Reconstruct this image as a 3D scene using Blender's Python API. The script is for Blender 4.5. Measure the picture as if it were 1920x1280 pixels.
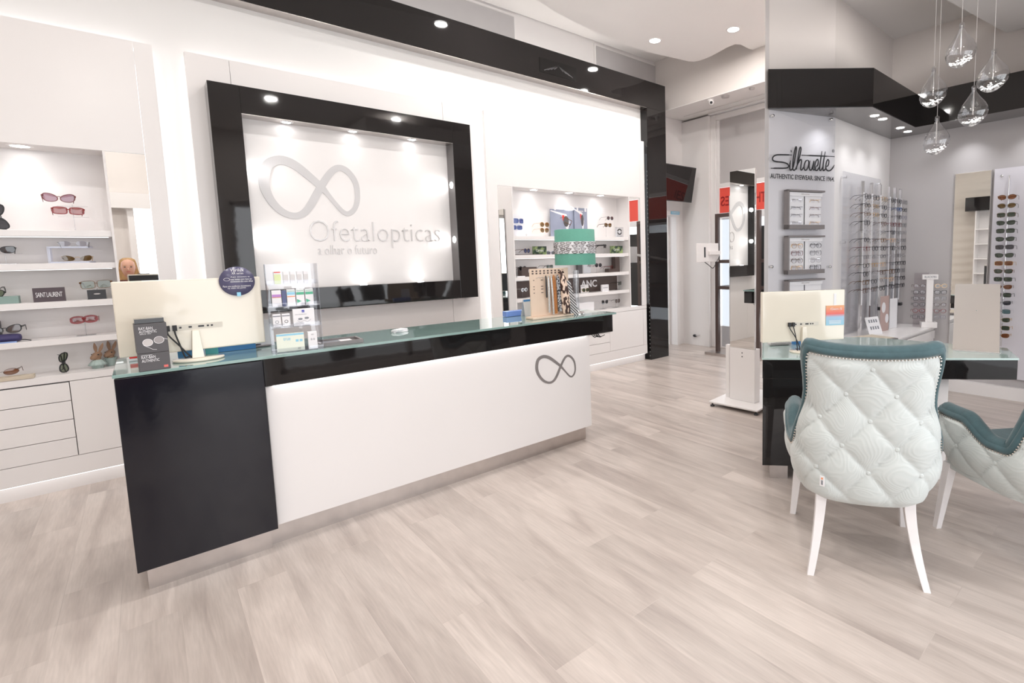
import bpy, bmesh, math, random
from mathutils import Matrix, Vector
random.seed(7)
PI = math.pi
for o in list(bpy.data.objects): bpy.data.objects.remove(o)
SC = bpy.context.scene
COL = SC.collection
CAMH = 1.42

# ------------------------------------------------------------------ camera
YAW, PITCH, ROLL, FPX, PPX, PPY = 0.747156465, -0.0974376595, -0.0238069464, 950.1637, 1153.7245, 573.8877
_f = Vector((math.sin(YAW)*math.cos(PITCH), math.cos(YAW)*math.cos(PITCH), math.sin(PITCH)))
_r0 = Vector((math.cos(YAW), -math.sin(YAW), 0)); _u0 = _r0.cross(_f)
_r = math.cos(ROLL)*_r0 + math.sin(ROLL)*_u0
_u = -math.sin(ROLL)*_r0 + math.cos(ROLL)*_u0
CP = Vector((0, 0, CAMH))
cd = bpy.data.cameras.new('camera'); cam = bpy.data.objects.new('camera', cd); COL.objects.link(cam)
cam.matrix_world = Matrix(((_r.x, _u.x, -_f.x, 0), (_r.y, _u.y, -_f.y, 0), (_r.z, _u.z, -_f.z, CAMH), (0, 0, 0, 1)))
cd.sensor_fit = 'HORIZONTAL'; cd.sensor_width = 36; cd.lens = 36*FPX/1920
cd.shift_x = (960-PPX)/1920; cd.shift_y = (PPY-640)/1920; cd.clip_start = 0.02
SC.camera = cam
def ray(x, y): return (x-PPX)/FPX*_r - (y-PPY)/FPX*_u + _f
def onax(ax, v, x, y):
    d = ray(x, y); return CP + d*((v-CP[ax])/d[ax])
def onX(v, x, y): return onax(0, v, x, y)
def onY(v, x, y): return onax(1, v, x, y)
def onZ(v, x, y): return onax(2, v, x, y)

# ------------------------------------------------------------------ world, exposure
SC.view_settings.view_transform = 'Standard'; SC.view_settings.look = 'None'
SC.view_settings.gamma = 1; SC.view_settings.use_curve_mapping = False
SC.view_settings.exposure = 0.14
w = bpy.data.worlds.new('daylight'); SC.world = w; w.use_nodes = True
w.node_tree.nodes['Background'].inputs[0].default_value = (0.93, 0.96, 1, 1)
w.node_tree.nodes['Background'].inputs[1].default_value = 1.6
def area(name, loc, rot, sx, sy, power, col=(1, 1, 1), shape='RECTANGLE', spread=PI):
    l = bpy.data.lights.new(name, 'AREA'); l.shape = shape; l.size = sx; l.size_y = sy; l.energy = power; l.color = col; l.spread = spread
    o = bpy.data.objects.new(name, l); COL.objects.link(o); o.location = loc; o.rotation_euler = rot; return o
# daylight arriving through the storefront openings behind the camera and the window on the far wall
area('daylight_street', (1.4, -3.4, 1.9), (PI/2, 0, 0), 8.0, 3.6, 165, (.95, .97, 1))
area('daylight_window', (6.75, 3.6, 1.4), (0, PI/2, 0), 2.6, 2.0, 45, (.95, .98, 1))

# ------------------------------------------------------------------ materials
MATS = {}
def mat(name, col, rough=.5, metal=0, spec=.5, coat=0, emit=None, estr=0, bump=None, noise=None, alpha=None):
    m = bpy.data.materials.new(name); m.use_nodes = True; nt = m.node_tree; b = nt.nodes['Principled BSDF']
    b.inputs['Base Color'].default_value = (*col, 1); b.inputs['Roughness'].default_value = rough
    b.inputs['Metallic'].default_value = metal; b.inputs['Specular IOR Level'].default_value = spec
    b.inputs['Coat Weight'].default_value = coat; b.inputs['Coat Roughness'].default_value = .03
    if emit: b.inputs['Emission Color'].default_value = (*emit, 1); b.inputs['Emission Strength'].default_value = estr
    tc = nt.nodes.new('ShaderNodeTexCoord')
    n = nt.nodes.new('ShaderNodeTexNoise'); n.inputs['Scale'].default_value = (noise or (6, .04))[0]
    nt.links.new(tc.outputs['Object'], n.inputs['Vector'])
    amt = (noise or (6, .04))[1]
    mix = nt.nodes.new('ShaderNodeMix'); mix.data_type = 'RGBA'
    mix.inputs['A'].default_value = (*[max(0, c*(1-amt)) for c in col], 1); mix.inputs['B'].default_value = (*[min(1, c*(1+amt)) for c in col], 1)
    nt.links.new(n.outputs['Fac'], mix.inputs['Factor']); nt.links.new(mix.outputs['Result'], b.inputs['Base Color'])
    if bump:
        n2 = nt.nodes.new('ShaderNodeTexNoise'); n2.inputs['Scale'].default_value = bump[0]
        nt.links.new(tc.outputs['Object'], n2.inputs['Vector'])
        bp = nt.nodes.new('ShaderNodeBump'); bp.inputs['Strength'].default_value = bump[1]; bp.inputs['Distance'].default_value = .01
        nt.links.new(n2.outputs['Fac'], bp.inputs['Height']); nt.links.new(bp.outputs['Normal'], b.inputs['Normal'])
    if alpha is not None: b.inputs['Alpha'].default_value = alpha
    MATS[name] = m; return m
def emis(name, col, s):
    m = bpy.data.materials.new(name); m.use_nodes = True; nt = m.node_tree; nt.nodes.clear()
    e = nt.nodes.new('ShaderNodeEmission'); e.inputs[0].default_value = (*col, 1); e.inputs[1].default_value = s
    o = nt.nodes.new('ShaderNodeOutputMaterial'); nt.links.new(e.outputs[0], o.inputs[0]); MATS[name] = m; return m
def clear(name, tint=(1, 1, 1), ior=1.45, rough=.02, extra=0.0):
    m = bpy.data.materials.new(name); m.use_nodes = True; nt = m.node_tree; nt.nodes.clear()
    t = nt.nodes.new('ShaderNodeBsdfTransparent'); t.inputs[0].default_value = (*tint, 1)
    g = nt.nodes.new('ShaderNodeBsdfGlossy'); g.inputs['Roughness'].default_value = rough
    f = nt.nodes.new('ShaderNodeLayerWeight'); f.inputs['Blend'].default_value = .5
    p = nt.nodes.new('ShaderNodeMath'); p.operation = 'POWER'; p.inputs[1].default_value = 4
    a = nt.nodes.new('ShaderNodeMath'); a.operation = 'MULTIPLY_ADD'; a.use_clamp = True; r0 = ((ior-1)/(ior+1))**2
    a.inputs[1].default_value = .55+ior-1.45; a.inputs[2].default_value = r0+extra
    mx = nt.nodes.new('ShaderNodeMixShader'); o = nt.nodes.new('ShaderNodeOutputMaterial')
    nt.links.new(f.outputs['Facing'], p.inputs[0]); nt.links.new(p.outputs[0], a.inputs[0]); nt.links.new(a.outputs[0], mx.inputs[0])
    nt.links.new(t.outputs[0], mx.inputs[1]); nt.links.new(g.outputs[0], mx.inputs[2]); nt.links.new(mx.outputs[0], o.inputs[0]); MATS[name] = m; return m

WHITE = mat('white_paint', (.84, .81, .80), .55, noise=(3, .015))
LAC = mat('white_lacquer', (.85, .82, .81), .28, noise=(3, .012))
BACKW = mat('backlit_white', (.88, .87, .86), .6, noise=(3, .01))
BEIGE = mat('beige_paint', (.73, .68, .65), .65, noise=(3, .02))
GREYW = mat('grey_wall', (.50, .475, .475), .6, noise=(4, .02))
CEIL = mat('ceiling_paint', (.88, .85, .83), .7, noise=(3, .015))
BLACK = mat('gloss_black', (.014, .012, .012), .04, spec=.5, bump=(9, .02), noise=(5, .2))
BLACKB = mat('lacquered_black', (.008, .008, .013), .09, spec=.5, bump=(14, .03), noise=(5, .2))
DARK = mat('dark_plastic', (.03, .03, .033), .35)
DGREY = mat('dark_grey', (.10, .095, .10), .5)
BROWN = mat('dark_brown', (.085, .058, .052), .5)
STEEL = mat('brushed_steel', (.62, .58, .56), .28, metal=1, noise=(20, .08))
CHROME = mat('chrome', (.80, .80, .81), .08, metal=1)
SILVER = mat('silver_paint', (.56, .53, .52), .4, noise=(5, .03))
LOGO = mat('logo_grey', (.60, .585, .59), .45)
LETTER = mat('letter_grey', (.60, .575, .57), .3, metal=.25)
LOGOD = mat('logo_metal', (.30, .275, .27), .35, metal=.3)
MIRROR = mat('mirror', (.93, .94, .93), .0, metal=1, noise=(1, .001))
TEALG = mat('back_painted_teal_glass', (.27, .40, .375), .03, spec=.6, coat=.6)
TEALL = mat('pale_teal_glass', (.50, .63, .60), .03, spec=.6, coat=.6)
GEDGE = mat('glass_edge_green', (.45, .66, .62), .1)
CREAM = mat('cream_plastic', (.79, .73, .62), .12, coat=.5)
CABLE = mat('black_rubber', (.02, .02, .022), .5)
PAPER = mat('white_paper', (.85, .84, .86), .6)
PRINT = mat('grey_print', (.25, .26, .29), .6)
BLUEP = mat('blue_card', (.07, .27, .60), .5)
BLUES = mat('blue_plastic_tray', (.20, .33, .75), .2)
CYAN = mat('cyan_print', (.30, .62, .80), .5)
GREENP = mat('green_print', (.10, .45, .28), .5)
PURP = mat('purple_print', (.50, .25, .60), .5)
LIME = mat('lime_print', (.72, .80, .45), .5)
ORANGE = mat('orange_print', (.85, .33, .15), .5)
REDP = mat('red_print', (.75, .05, .04), .5)
REDW = mat('red_banner', (.85, .10, .07), .5, emit=(.9, .12, .08), estr=.0)
NAVY = mat('navy_round_card', (.10, .095, .17), .25, noise=(9, .5))
WOOD = mat('pale_birch', (.78, .61, .48), .5, noise=(12, .06))
TEALS = mat('teal_shade', (.115, .345, .265), .7, bump=(120, .1), noise=(60, .06))
VELVET = mat('teal_velvet', (.046, .098, .112), .75, noise=(26, .30), bump=(60, .1)); VELVET.node_tree.nodes['Principled BSDF'].inputs['Sheen Weight'].default_value = .35
LEGW = mat('white_wood', (.83, .80, .80), .3)
NAIL = mat('nail_silver', (.72, .69, .64), .18, metal=1)
SKIN = mat('skin', (.66, .36, .26), .5)
HAIR = mat('blond_hair', (.48, .28, .12), .5, noise=(40, .4))
SHIRT = mat('dark_top', (.12, .03, .03), .7)
RABBIT = mat('brown_fur_ceramic', (.36, .22, .14), .6, noise=(30, .3))
CERAM = mat('pale_green_ceramic', (.42, .52, .49), .5, noise=(10, .1))
AMBER = mat('amber_beads', (.45, .17, .04), .35, noise=(90, .5))
SILCH = mat('silver_chain', (.62, .60, .57), .3, metal=.7, noise=(120, .5))
BLUCASE = mat('navy_velvet', (.055, .045, .14), .6)
LBLUE = mat('light_blue_card', (.28, .40, .75), .5)
SAGE = mat('sage_card', (.27, .38, .35), .6)
STONE = mat('sand_block', (.62, .54, .43), .6, noise=(20, .1))
GREYT = mat('warm_grey_board', (.22, .20, .20), .5)
LED = emis('led_white', (1, .985, .96), 14)
LEDL = emis('led_strip', (1, .97, .95), 3.2)
LEDC = emis('added_uplight_led', (1, .97, .94), 5.5)
LEDS = emis('shelf_led', (1, .98, .97), 1.7)
SPOTE = emis('spot_face', (1, .99, .98), 22)
LEDW = emis('led_reflection', (1, .95, .9), .25)
CLEARG = clear('clear_window_glass', (.97, .98, .98), 1.4)
ACRYL = clear('clear_acrylic', (.955, .96, .975), 1.45, extra=.03)
ACRYLT = clear('lavender_acrylic', (.86, .87, .94), 1.45, extra=.05)
PENDG = clear('pendant_glass', (.90, .90, .91), 1.75, .03, extra=.05)
LENSC = clear('clear_lens', (.93, .93, .95), 1.4, extra=.02)
def lens(name, tint): return clear('lens_'+name, tint, 1.5, .03, extra=.04)
LG = {'grey': lens('grey', (.10, .10, .11)), 'brown': lens('brown', (.30, .12, .05)), 'green': lens('green', (.10, .13, .09)), 'pink': lens('pink', (.36, .20, .26)),
      'rose': lens('rose', (.40, .14, .13)), 'palegreen': lens('palegreen', (.26, .31, .22)), 'pale': lens('pale', (.68, .68, .74)), 'gold': lens('gold', (.22, .14, .05)),
      'blue': lens('blue', (.12, .18, .45)), 'clear': LENSC, 'taupe': lens('taupe', (.22, .17, .16)), 'teal': lens('teal', (.20, .33, .33))}
FR = {'black': DARK, 'red': mat('red_acetate', (.24, .008, .008), .2), 'burgundy': mat('burgundy_acetate', (.17, .03, .03), .25), 'tortoise': mat('tortoise_acetate', (.16, .08, .03), .2, noise=(60, .8)),
      'silver': CHROME, 'gold': mat('gold_metal', (.75, .50, .22), .25, metal=1), 'blue': mat('blue_acetate', (.05, .12, .32), .2), 'brown': mat('brown_acetate', (.13, .07, .05), .2),
      'crystal': ACRYLT, 'peach': mat('peach_acetate', (.75, .52, .35), .3), 'grey': mat('grey_metal', (.22, .22, .23), .3, metal=.5)}

# floor planks
def floor_mat():
    m = bpy.data.materials.new('pale_oak_planks'); m.use_nodes = True; nt = m.node_tree; b = nt.nodes['Principled BSDF']; N = nt.nodes.new; L = nt.links.new
    tc = N('ShaderNodeTexCoord'); mp = N('ShaderNodeMapping'); mp.inputs['Rotation'].default_value = (0, 0, PI/2); L(tc.outputs['Object'], mp.inputs[0])
    br = N('ShaderNodeTexBrick'); br.offset = .37; br.inputs['Scale'].default_value = 1
    br.inputs['Brick Width'].default_value = 1.35; br.inputs['Row Height'].default_value = .186; br.inputs['Mortar Size'].default_value = .0012
    br.inputs['Mortar Smooth'].default_value = .3; br.inputs['Bias'].default_value = 0
    br.inputs['Color1'].default_value = (0, 0, 0, 1); br.inputs['Color2'].default_value = (1, 1, 1, 1); br.inputs['Mortar'].default_value = (.35, .35, .35, 1)
    L(mp.outputs[0], br.inputs[0])
    # per-plank offset for the grain
    sep = N('ShaderNodeSeparateColor'); L(br.outputs['Color'], sep.inputs[0])
    vm = N('ShaderNodeVectorMath'); vm.operation = 'MULTIPLY_ADD'; L(tc.outputs['Object'], vm.inputs[0]); vm.inputs[1].default_value = (7.5, .9, 1)
    cmb = N('ShaderNodeCombineXYZ'); mlt = N('ShaderNodeMath'); mlt.operation = 'MULTIPLY'; mlt.inputs[1].default_value = 37; L(sep.outputs[0], mlt.inputs[0]); L(mlt.outputs[0], cmb.inputs[2]); L(cmb.outputs[0], vm.inputs[2])
    n1 = N('ShaderNodeTexNoise'); n1.inputs['Scale'].default_value = 1.1; n1.inputs['Detail'].default_value = 5; n1.inputs['Distortion'].default_value = .9; L(vm.outputs[0], n1.inputs[0])
    vm2 = N('ShaderNodeVectorMath'); vm2.operation = 'MULTIPLY'; L(tc.outputs['Object'], vm2.inputs[0]); vm2.inputs[1].default_value = (60, 4, 1)
    n2 = N('ShaderNodeTexNoise'); n2.inputs['Scale'].default_value = 2; n2.inputs['Detail'].default_value = 4; L(vm2.outputs[0], n2.inputs[0])
    r1 = N('ShaderNodeValToRGB'); r1.color_ramp.elements[0].position = .28; r1.color_ramp.elements[0].color = (.41, .345, .315, 1)
    r1.color_ramp.elements[1].position = .62; r1.color_ramp.elements[1].color = (.60, .525, .48, 1); e = r1.color_ramp.elements.new(.45); e.color = (.51, .44, .40, 1)
    L(n1.outputs['Fac'], r1.inputs[0])
    mx = N('ShaderNodeMix'); mx.data_type = 'RGBA'; mx.blend_type = 'MULTIPLY'; mx.inputs['Factor'].default_value = 1; L(r1.outputs[0], mx.inputs['A'])
    r2 = N('ShaderNodeMapRange'); r2.inputs[3].default_value = .90; r2.inputs[4].default_value = 1.04; L(sep.outputs[0], r2.inputs[0])
    r3 = N('ShaderNodeMapRange'); r3.inputs[1].default_value = .3; r3.inputs[2].default_value = .7; r3.inputs[3].default_value = .92; r3.inputs[4].default_value = 1.05; L(n2.outputs['Fac'], r3.inputs[0])
    mm = N('ShaderNodeMath'); mm.operation = 'MULTIPLY'; L(r2.outputs[0], mm.inputs[0]); L(r3.outputs[0], mm.inputs[1]); L(mm.outputs[0], mx.inputs['B'])
    L(mx.outputs['Result'], b.inputs['Base Color']); b.inputs['Roughness'].default_value = .33
    bp = N('ShaderNodeBump'); bp.inputs['Strength'].default_value = .12; bp.inputs['Distance'].default_value = .004; L(n2.outputs['Fac'], bp.inputs['Height']); L(bp.outputs[0], b.inputs['Normal'])
    return m
FLOOR = floor_mat()
def damask():
    m = bpy.data.materials.new('pale_damask_fabric'); m.use_nodes = True; nt = m.node_tree; b = nt.nodes['Principled BSDF']; N = nt.nodes.new; L = nt.links.new
    tc = N('ShaderNodeTexCoord'); n = N('ShaderNodeTexNoise'); n.inputs['Scale'].default_value = 5.5; n.inputs['Detail'].default_value = 1.2; n.inputs['Distortion'].default_value = .6; L(tc.outputs['Object'], n.inputs[0])
    mu = N('ShaderNodeMath'); mu.operation = 'MULTIPLY'; mu.inputs[1].default_value = 150; L(n.outputs['Fac'], mu.inputs[0]); v = N('ShaderNodeMath'); v.operation = 'SINE'; L(mu.outputs[0], v.inputs[0])
    r = N('ShaderNodeValToRGB'); r.color_ramp.elements[0].color = (.572, .610, .596, 1); r.color_ramp.elements[1].color = (.605, .638, .624, 1); L(v.outputs[0], r.inputs[0]); L(r.outputs[0], b.inputs['Base Color'])
    bp = N('ShaderNodeBump'); bp.inputs['Strength'].default_value = .16; bp.inputs['Distance'].default_value = .0015; L(v.outputs[0], bp.inputs['Height']); L(bp.outputs[0], b.inputs['Normal'])
    b.inputs['Roughness'].default_value = .6; b.inputs['Sheen Weight'].default_value = .3; return m
DAMASK = damask()
def spotted(name, c0, c1, scale, lo, hi, stretch=(1, 1, 1)):
    m = bpy.data.materials.new(name); m.use_nodes = True; nt = m.node_tree; b = nt.nodes['Principled BSDF']; N = nt.nodes.new; L = nt.links.new
    tc = N('ShaderNodeTexCoord'); mp = N('ShaderNodeMapping'); mp.inputs['Scale'].default_value = stretch; L(tc.outputs['Object'], mp.inputs[0])
    n = N('ShaderNodeTexNoise'); n.inputs['Scale'].default_value = scale; n.inputs['Detail'].default_value = 1; L(mp.outputs[0], n.inputs[0])
    r = N('ShaderNodeValToRGB'); r.color_ramp.elements[0].position = lo; r.color_ramp.elements[0].color = (*c0, 1); r.color_ramp.elements[1].position = hi; r.color_ramp.elements[1].color = (*c1, 1)
    L(n.outputs['Fac'], r.inputs[0]); L(r.outputs[0], b.inputs['Base Color']); return m
LEOP = spotted('leopard_print', (.05, .02, .015), (.80, .62, .50), 42, .45, .50, (1, 1, .55))
FLORAL = spotted('foliage_print', (.02, .05, .03), (.30, .40, .16), 18, .4, .62)
BWLACE = spotted('black_white_print', (.03, .03, .035), (.55, .55, .57), 90, .45, .55)
def striped():
    m = bpy.data.materials.new('black_white_diagonal_stripes'); m.use_nodes = True; nt = m.node_tree; b = nt.nodes['Principled BSDF']; N = nt.nodes.new; L = nt.links.new
    tc = N('ShaderNodeTexCoord'); v = N('ShaderNodeTexWave'); v.bands_direction = 'DIAGONAL'; v.inputs['Scale'].default_value = 26; L(tc.outputs['Object'], v.inputs[0])
    r = N('ShaderNodeValToRGB'); r.color_ramp.interpolation = 'CONSTANT'; r.color_ramp.elements[0].color = (.04, .04, .045, 1); r.color_ramp.elements[1].position = .5; r.color_ramp.elements[1].color = (.7, .68, .68, 1)
    L(v.outputs['Fac'], r.inputs[0]); L(r.outputs[0], b.inputs['Base Color']); return m
STRIPE = striped()
def wavy():
    m = bpy.data.materials.new('wavy_relief_panel'); m.use_nodes = True; nt = m.node_tree; b = nt.nodes['Principled BSDF']; N = nt.nodes.new; L = nt.links.new
    tc = N('ShaderNodeTexCoord'); v = N('ShaderNodeTexWave'); v.bands_direction = 'Z'; v.inputs['Scale'].default_value = 1.6; v.inputs['Distortion'].default_value = 3; v.inputs['Detail'].default_value = 0; v.inputs['Detail Scale'].default_value = .5; L(tc.outputs['Object'], v.inputs[0])
    b.inputs['Base Color'].default_value = (.74, .68, .61, 1); bp = N('ShaderNodeBump'); bp.inputs['Strength'].default_value = .35; bp.inputs['Distance'].default_value = .04
    L(v.outputs['Fac'], bp.inputs['Height']); L(bp.outputs[0], b.inputs['Normal']); return m
WAVY = wavy()
def gradient(name, stops, axis='Z', lo=0, hi=1, rough=.4):
    m = bpy.data.materials.new(name); m.use_nodes = True; nt = m.node_tree; b = nt.nodes['Principled BSDF']; N = nt.nodes.new; L = nt.links.new
    tc = N('ShaderNodeTexCoord'); sp = N('ShaderNodeSeparateXYZ'); L(tc.outputs['Object'], sp.inputs[0])
    mr = N('ShaderNodeMapRange'); mr.inputs[1].default_value = lo; mr.inputs[2].default_value = hi; L(sp.outputs[axis], mr.inputs[0])
    r = N('ShaderNodeValToRGB'); cr = r.color_ramp
    cr.elements[0].position = stops[0][0]; cr.elements[0].color = (*stops[0][1], 1); cr.elements[1].position = stops[-1][0]; cr.elements[1].color = (*stops[-1][1], 1)
    for p, c in stops[1:-1]: e = cr.elements.new(p); e.color = (*c, 1)
    L(mr.outputs[0], r.inputs[0]); L(r.outputs[0], b.inputs['Base Color']); b.inputs['Roughness'].default_value = rough; return m

# ------------------------------------------------------------------ helpers
WM = {}
def wm(o): return WM.get(o.name, Matrix.Identity(4)) if o else Matrix.Identity(4)
def tag(o, label=None, cat=None, group=None, kind=None):
    if label: o['label'] = label
    if cat: o['category'] = cat
    if group: o['group'] = group
    if kind: o['kind'] = kind
    return o
def thing(name, label, cat, loc=(0, 0, 0), rz=0, group=None, M=None):
    o = bpy.data.objects.new(name, None); COL.objects.link(o); o.empty_display_size = .05
    if M is None: M = Matrix.Translation(loc) @ Matrix.Rotation(rz, 4, 'Z')
    o.matrix_world = M; WM[o.name] = M.copy(); return tag(o, label, cat, group)
def kids(o): return [c for c in bpy.data.objects if c.parent == o]
KID = {}
def copy_tree(o, parent=None):
    c = o.copy(); COL.objects.link(c); c.parent = parent
    for ch in KID.get(o.name, []):
        k = copy_tree(ch, c); KID.setdefault(c.name, []).append(k)
    return c
class MB:
    def __init__(s, M=None): s.v = []; s.f = []; s.sm = []; s.mi = []; s.M = M or Matrix.Identity(4); s.m = 0
    def add(s, vs, fs, smooth=False):
        n = len(s.v); s.v += [s.M @ Vector(p) for p in vs]; s.f += [tuple(i+n for i in f) for f in fs]; s.sm += [smooth]*len(fs); s.mi += [s.m]*len(fs)
        return s
    def box(s, x0, x1, y0, y1, z0, z1):
        vs = [(x, y, z) for z in (z0, z1) for y in (y0, y1) for x in (x0, x1)]
        return s.add(vs, [(0, 2, 3, 1), (4, 5, 7, 6), (0, 1, 5, 4), (2, 6, 7, 3), (0, 4, 6, 2), (1, 3, 7, 5)])
    def prism(s, poly, z0, z1):
        n = len(poly); vs = [(x, y, z0) for x, y in poly]+[(x, y, z1) for x, y in poly]
        return s.add(vs, [tuple(range(n))[::-1], tuple(range(n, 2*n))]+[(i, (i+1) % n, (i+1) % n+n, i+n) for i in range(n)])
    def rings(s, rs, closed=False, caps=True, smooth=True):
        n = len(rs[0]); vs = [p for r in rs for p in r]; fs = []
        R = len(rs)
        for i in range(R if closed else R-1):
            for j in range(n):
                a = i*n+j; b = i*n+(j+1) % n; c = ((i+1) % R)*n+(j+1) % n; d = ((i+1) % R)*n+j; fs.append((a, b, c, d))
        s.add(vs, fs, smooth)
        if caps and not closed: s.add(rs[0], [tuple(range(n))[::-1]]); s.add(rs[-1], [tuple(range(n))])
        return s
    def tube(s, pts, r, n=8, closed=False, caps=True):
        pts = [Vector(p) for p in pts]; rs = []; N = len(pts); up = None
        rr = r if isinstance(r, (list, tuple)) else [r]*N
        for i, p in enumerate(pts):
            a = pts[(i-1) % N] if (closed or i > 0) else p; b = pts[(i+1) % N] if (closed or i < N-1) else p
            t = (b-a).normalized()
            if up is None: up = t.orthogonal().normalized()
            up = (up-up.dot(t)*t).normalized(); sd = t.cross(up)
            rs.append([p+rr[i]*(math.cos(2*PI*k/n)*up+math.sin(2*PI*k/n)*sd) for k in range(n)])
        return s.rings(rs, closed, caps)
    def lathe(s, prof, n=24, c=(0, 0, 0), caps=True, smooth=True):
        rs = [[(c[0]+r*math.cos(2*PI*k/n), c[1]+r*math.sin(2*PI*k/n), c[2]+z) for k in range(n)] for r, z in prof]
        return s.rings(rs, False, caps, smooth)
    def ball(s, c, r, n=10, sq=(1, 1, 1)):
        rs = []
        for i in range(1, n):
            a = -PI/2+PI*i/n; rs.append([(c[0]+r*sq[0]*math.cos(a)*math.cos(2*PI*k/(n*2)), c[1]+r*sq[1]*math.cos(a)*math.sin(2*PI*k/(n*2)), c[2]+r*sq[2]*math.sin(a)) for k in range(n*2)])
        return s.rings(rs)
    def quad(s, a, b, c, d): return s.add([a, b, c, d], [(0, 1, 2, 3)])
    def build(s, name, mt, parent=None, bevel=0, kind=None, seg=2, local=False):
        me = bpy.data.meshes.new(name); me.from_pydata([tuple(v) for v in s.v], [], s.f)
        for m in (mt if isinstance(mt, (list, tuple)) else [mt]): me.materials.append(m)
        me.polygons.foreach_set('use_smooth', s.sm); me.polygons.foreach_set('material_index', s.mi)
        P = wm(parent)
        if parent is not None and not local: me.transform(P.inverted())
        if bevel or any(len(f) for f in []): pass
        if bevel:
            bm = bmesh.new(); bm.from_mesh(me)
            es = [e for e in bm.edges if len(e.link_faces) == 2 and e.calc_face_angle(0) > .6]
            bmesh.ops.bevel(bm, geom=es, offset=bevel, segments=seg, affect='EDGES', profile=.5, clamp_overlap=True); bm.to_mesh(me); bm.free()
        me.update()
        o = bpy.data.objects.new(name, me); COL.objects.link(o)
        if parent is not None: o.parent = parent; WM[o.name] = P.copy(); KID.setdefault(parent.name, []).append(o)
        if kind: o['kind'] = kind
        return o
def frameM(o, x, y, z=None):
    x = Vector(x).normalized(); y = Vector(y); y = (y-y.dot(x)*x).normalized(); z = x.cross(y)
    return Matrix(((x.x, y.x, z.x, o[0]), (x.y, y.y, z.y, o[1]), (x.z, y.z, z.z, o[2]), (0, 0, 0, 1)))
_tc = {}
def text(name, s, parent, mt, org, right, up, width, height=None, depth=.0015, align='L', off=0, spacing=1, shear=0):
    cu = bpy.data.curves.new('t', 'FONT'); cu.body = s; cu.extrude = .5; cu.offset = off; cu.space_character = spacing; cu.resolution_u = 3; cu.shear = shear
    o = bpy.data.objects.new('t', cu); COL.objects.link(o)
    dg = bpy.context.evaluated_depsgraph_get(); me = bpy.data.meshes.new_from_object(o.evaluated_get(dg))
    bpy.data.objects.remove(o)
    xs = [v.co.x for v in me.vertices]; ys = [v.co.y for v in me.vertices]
    x0, x1, y0, y1 = min(xs), max(xs), min(ys), max(ys)
    k = width/(x1-x0); ky = (height/(y1-y0)) if height else k
    sx = x0 if align == 'L' else ((x0+x1)/2 if align == 'C' else x1)
    me.transform(frameM(org, right, up) @ Matrix.Diagonal((k, ky, depth, 1)) @ Matrix.Translation((-sx, -y0, .5)))
    mb = MB(); mb.v = [v.co.copy() for v in me.vertices]; mb.f = [tuple(p.vertices) for p in me.polygons]; mb.sm = [False]*len(mb.f); mb.mi = [0]*len(mb.f)
    bpy.data.meshes.remove(me)
    return mb.build(name, mt, parent)
def ribbon(mb, pts, ws, closed, nrm, t):
    """flat band of varying width along 3-D points lying in one plane"""
    pts = [Vector(p) for p in pts]; N = len(pts); nrm = Vector(nrm).normalized(); rs = []
    for i, p in enumerate(pts):
        a = pts[(i-1) % N] if (closed or i) else p; b = pts[(i+1) % N] if (closed or i < N-1) else p
        d = (b-a).normalized(); s = d.cross(nrm); w_ = ws[i]/2 if isinstance(ws, (list, tuple)) else ws/2
        t2 = t*(1+.25*math.sin(2*PI*i/N)) if closed and N > 100 else t; rs.append([p+s*w_, p-s*w_, p-s*w_+nrm*t2, p+s*w_+nrm*t2])
    mb.rings(rs, closed, not closed, False)
def smooth_closed(pts, k=5, closed=True):
    out = []; N = len(pts); rng = range(N) if closed else range(N-1)
    for i in rng:
        g = lambda j: pts[j % N] if closed else pts[max(0, min(N-1, j))]
        p0, p1, p2, p3 = g(i-1), g(i), g(i+1), g(i+2)
        for q in range(k):
            t = q/k
            out.append(tuple(.5*(2*b+(c-a)*t+(2*a-5*b+4*c-d)*t*t+(-a+3*b-3*c+d)*t**3) for a, b, c, d in zip(p0, p1, p2, p3)))
    if not closed: out.append(tuple(pts[-1]))
    return out
ORD = ['first', 'second', 'third', 'fourth', 'fifth', 'sixth', 'seventh', 'eighth', 'ninth', 'tenth', 'eleventh', 'twelfth', 'thirteenth', 'fourteenth', 'fifteenth', 'sixteenth', 'seventeenth', 'eighteenth']

# ------------------------------------------------------------------ the setting
S = 'structure'
FY = 4.72      # face of the panels on the display wall
WY = 4.82      # wall behind them
XR = 5.87      # alcove back wall
YP = 2.017     # partition
MB().box(-3.3, 8.4, -1.25, 7.6, -.06, 0).build('floor', FLOOR, kind=S)
# display wall: pieces around the built-in units
b = MB(); b.box(-3.3, 4.999, WY, 5.2, 2.9, 3.69); b.box(.13, 2.675, WY, 5.0, 0, 2.9); b.box(4.93, 4.999, WY, 5.2, 0, 2.9); b.box(-3.3, -2.38, WY, 5.0, 0, 2.9)
b.build('wall_back', BACKW, kind=S)
b = MB(); b.box(-3.3, 6.43, 5.2, 5.3, 3.6, 4.3); b.box(5.2, 5.55, 5.2, 5.3, 0, 3.6); b.box(5.55, 6.19, 5.2, 5.3, 2.03, 3.6); b.box(6.19, 6.43, 5.2, 5.3, 0, 3.6)
b.build('wall_rear_corridor', WHITE, kind=S)
b = MB(); b.box(4.9, 8.3, 6.9, 7.0, 0, 3); b.box(5.2, 8.3, 5.3, 7.0, 2.6, 2.7); b.box(6.35, 6.45, 5.3, 6.9, 0, 2.6); b.build('wall_corridor', WHITE, kind=S)
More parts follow.
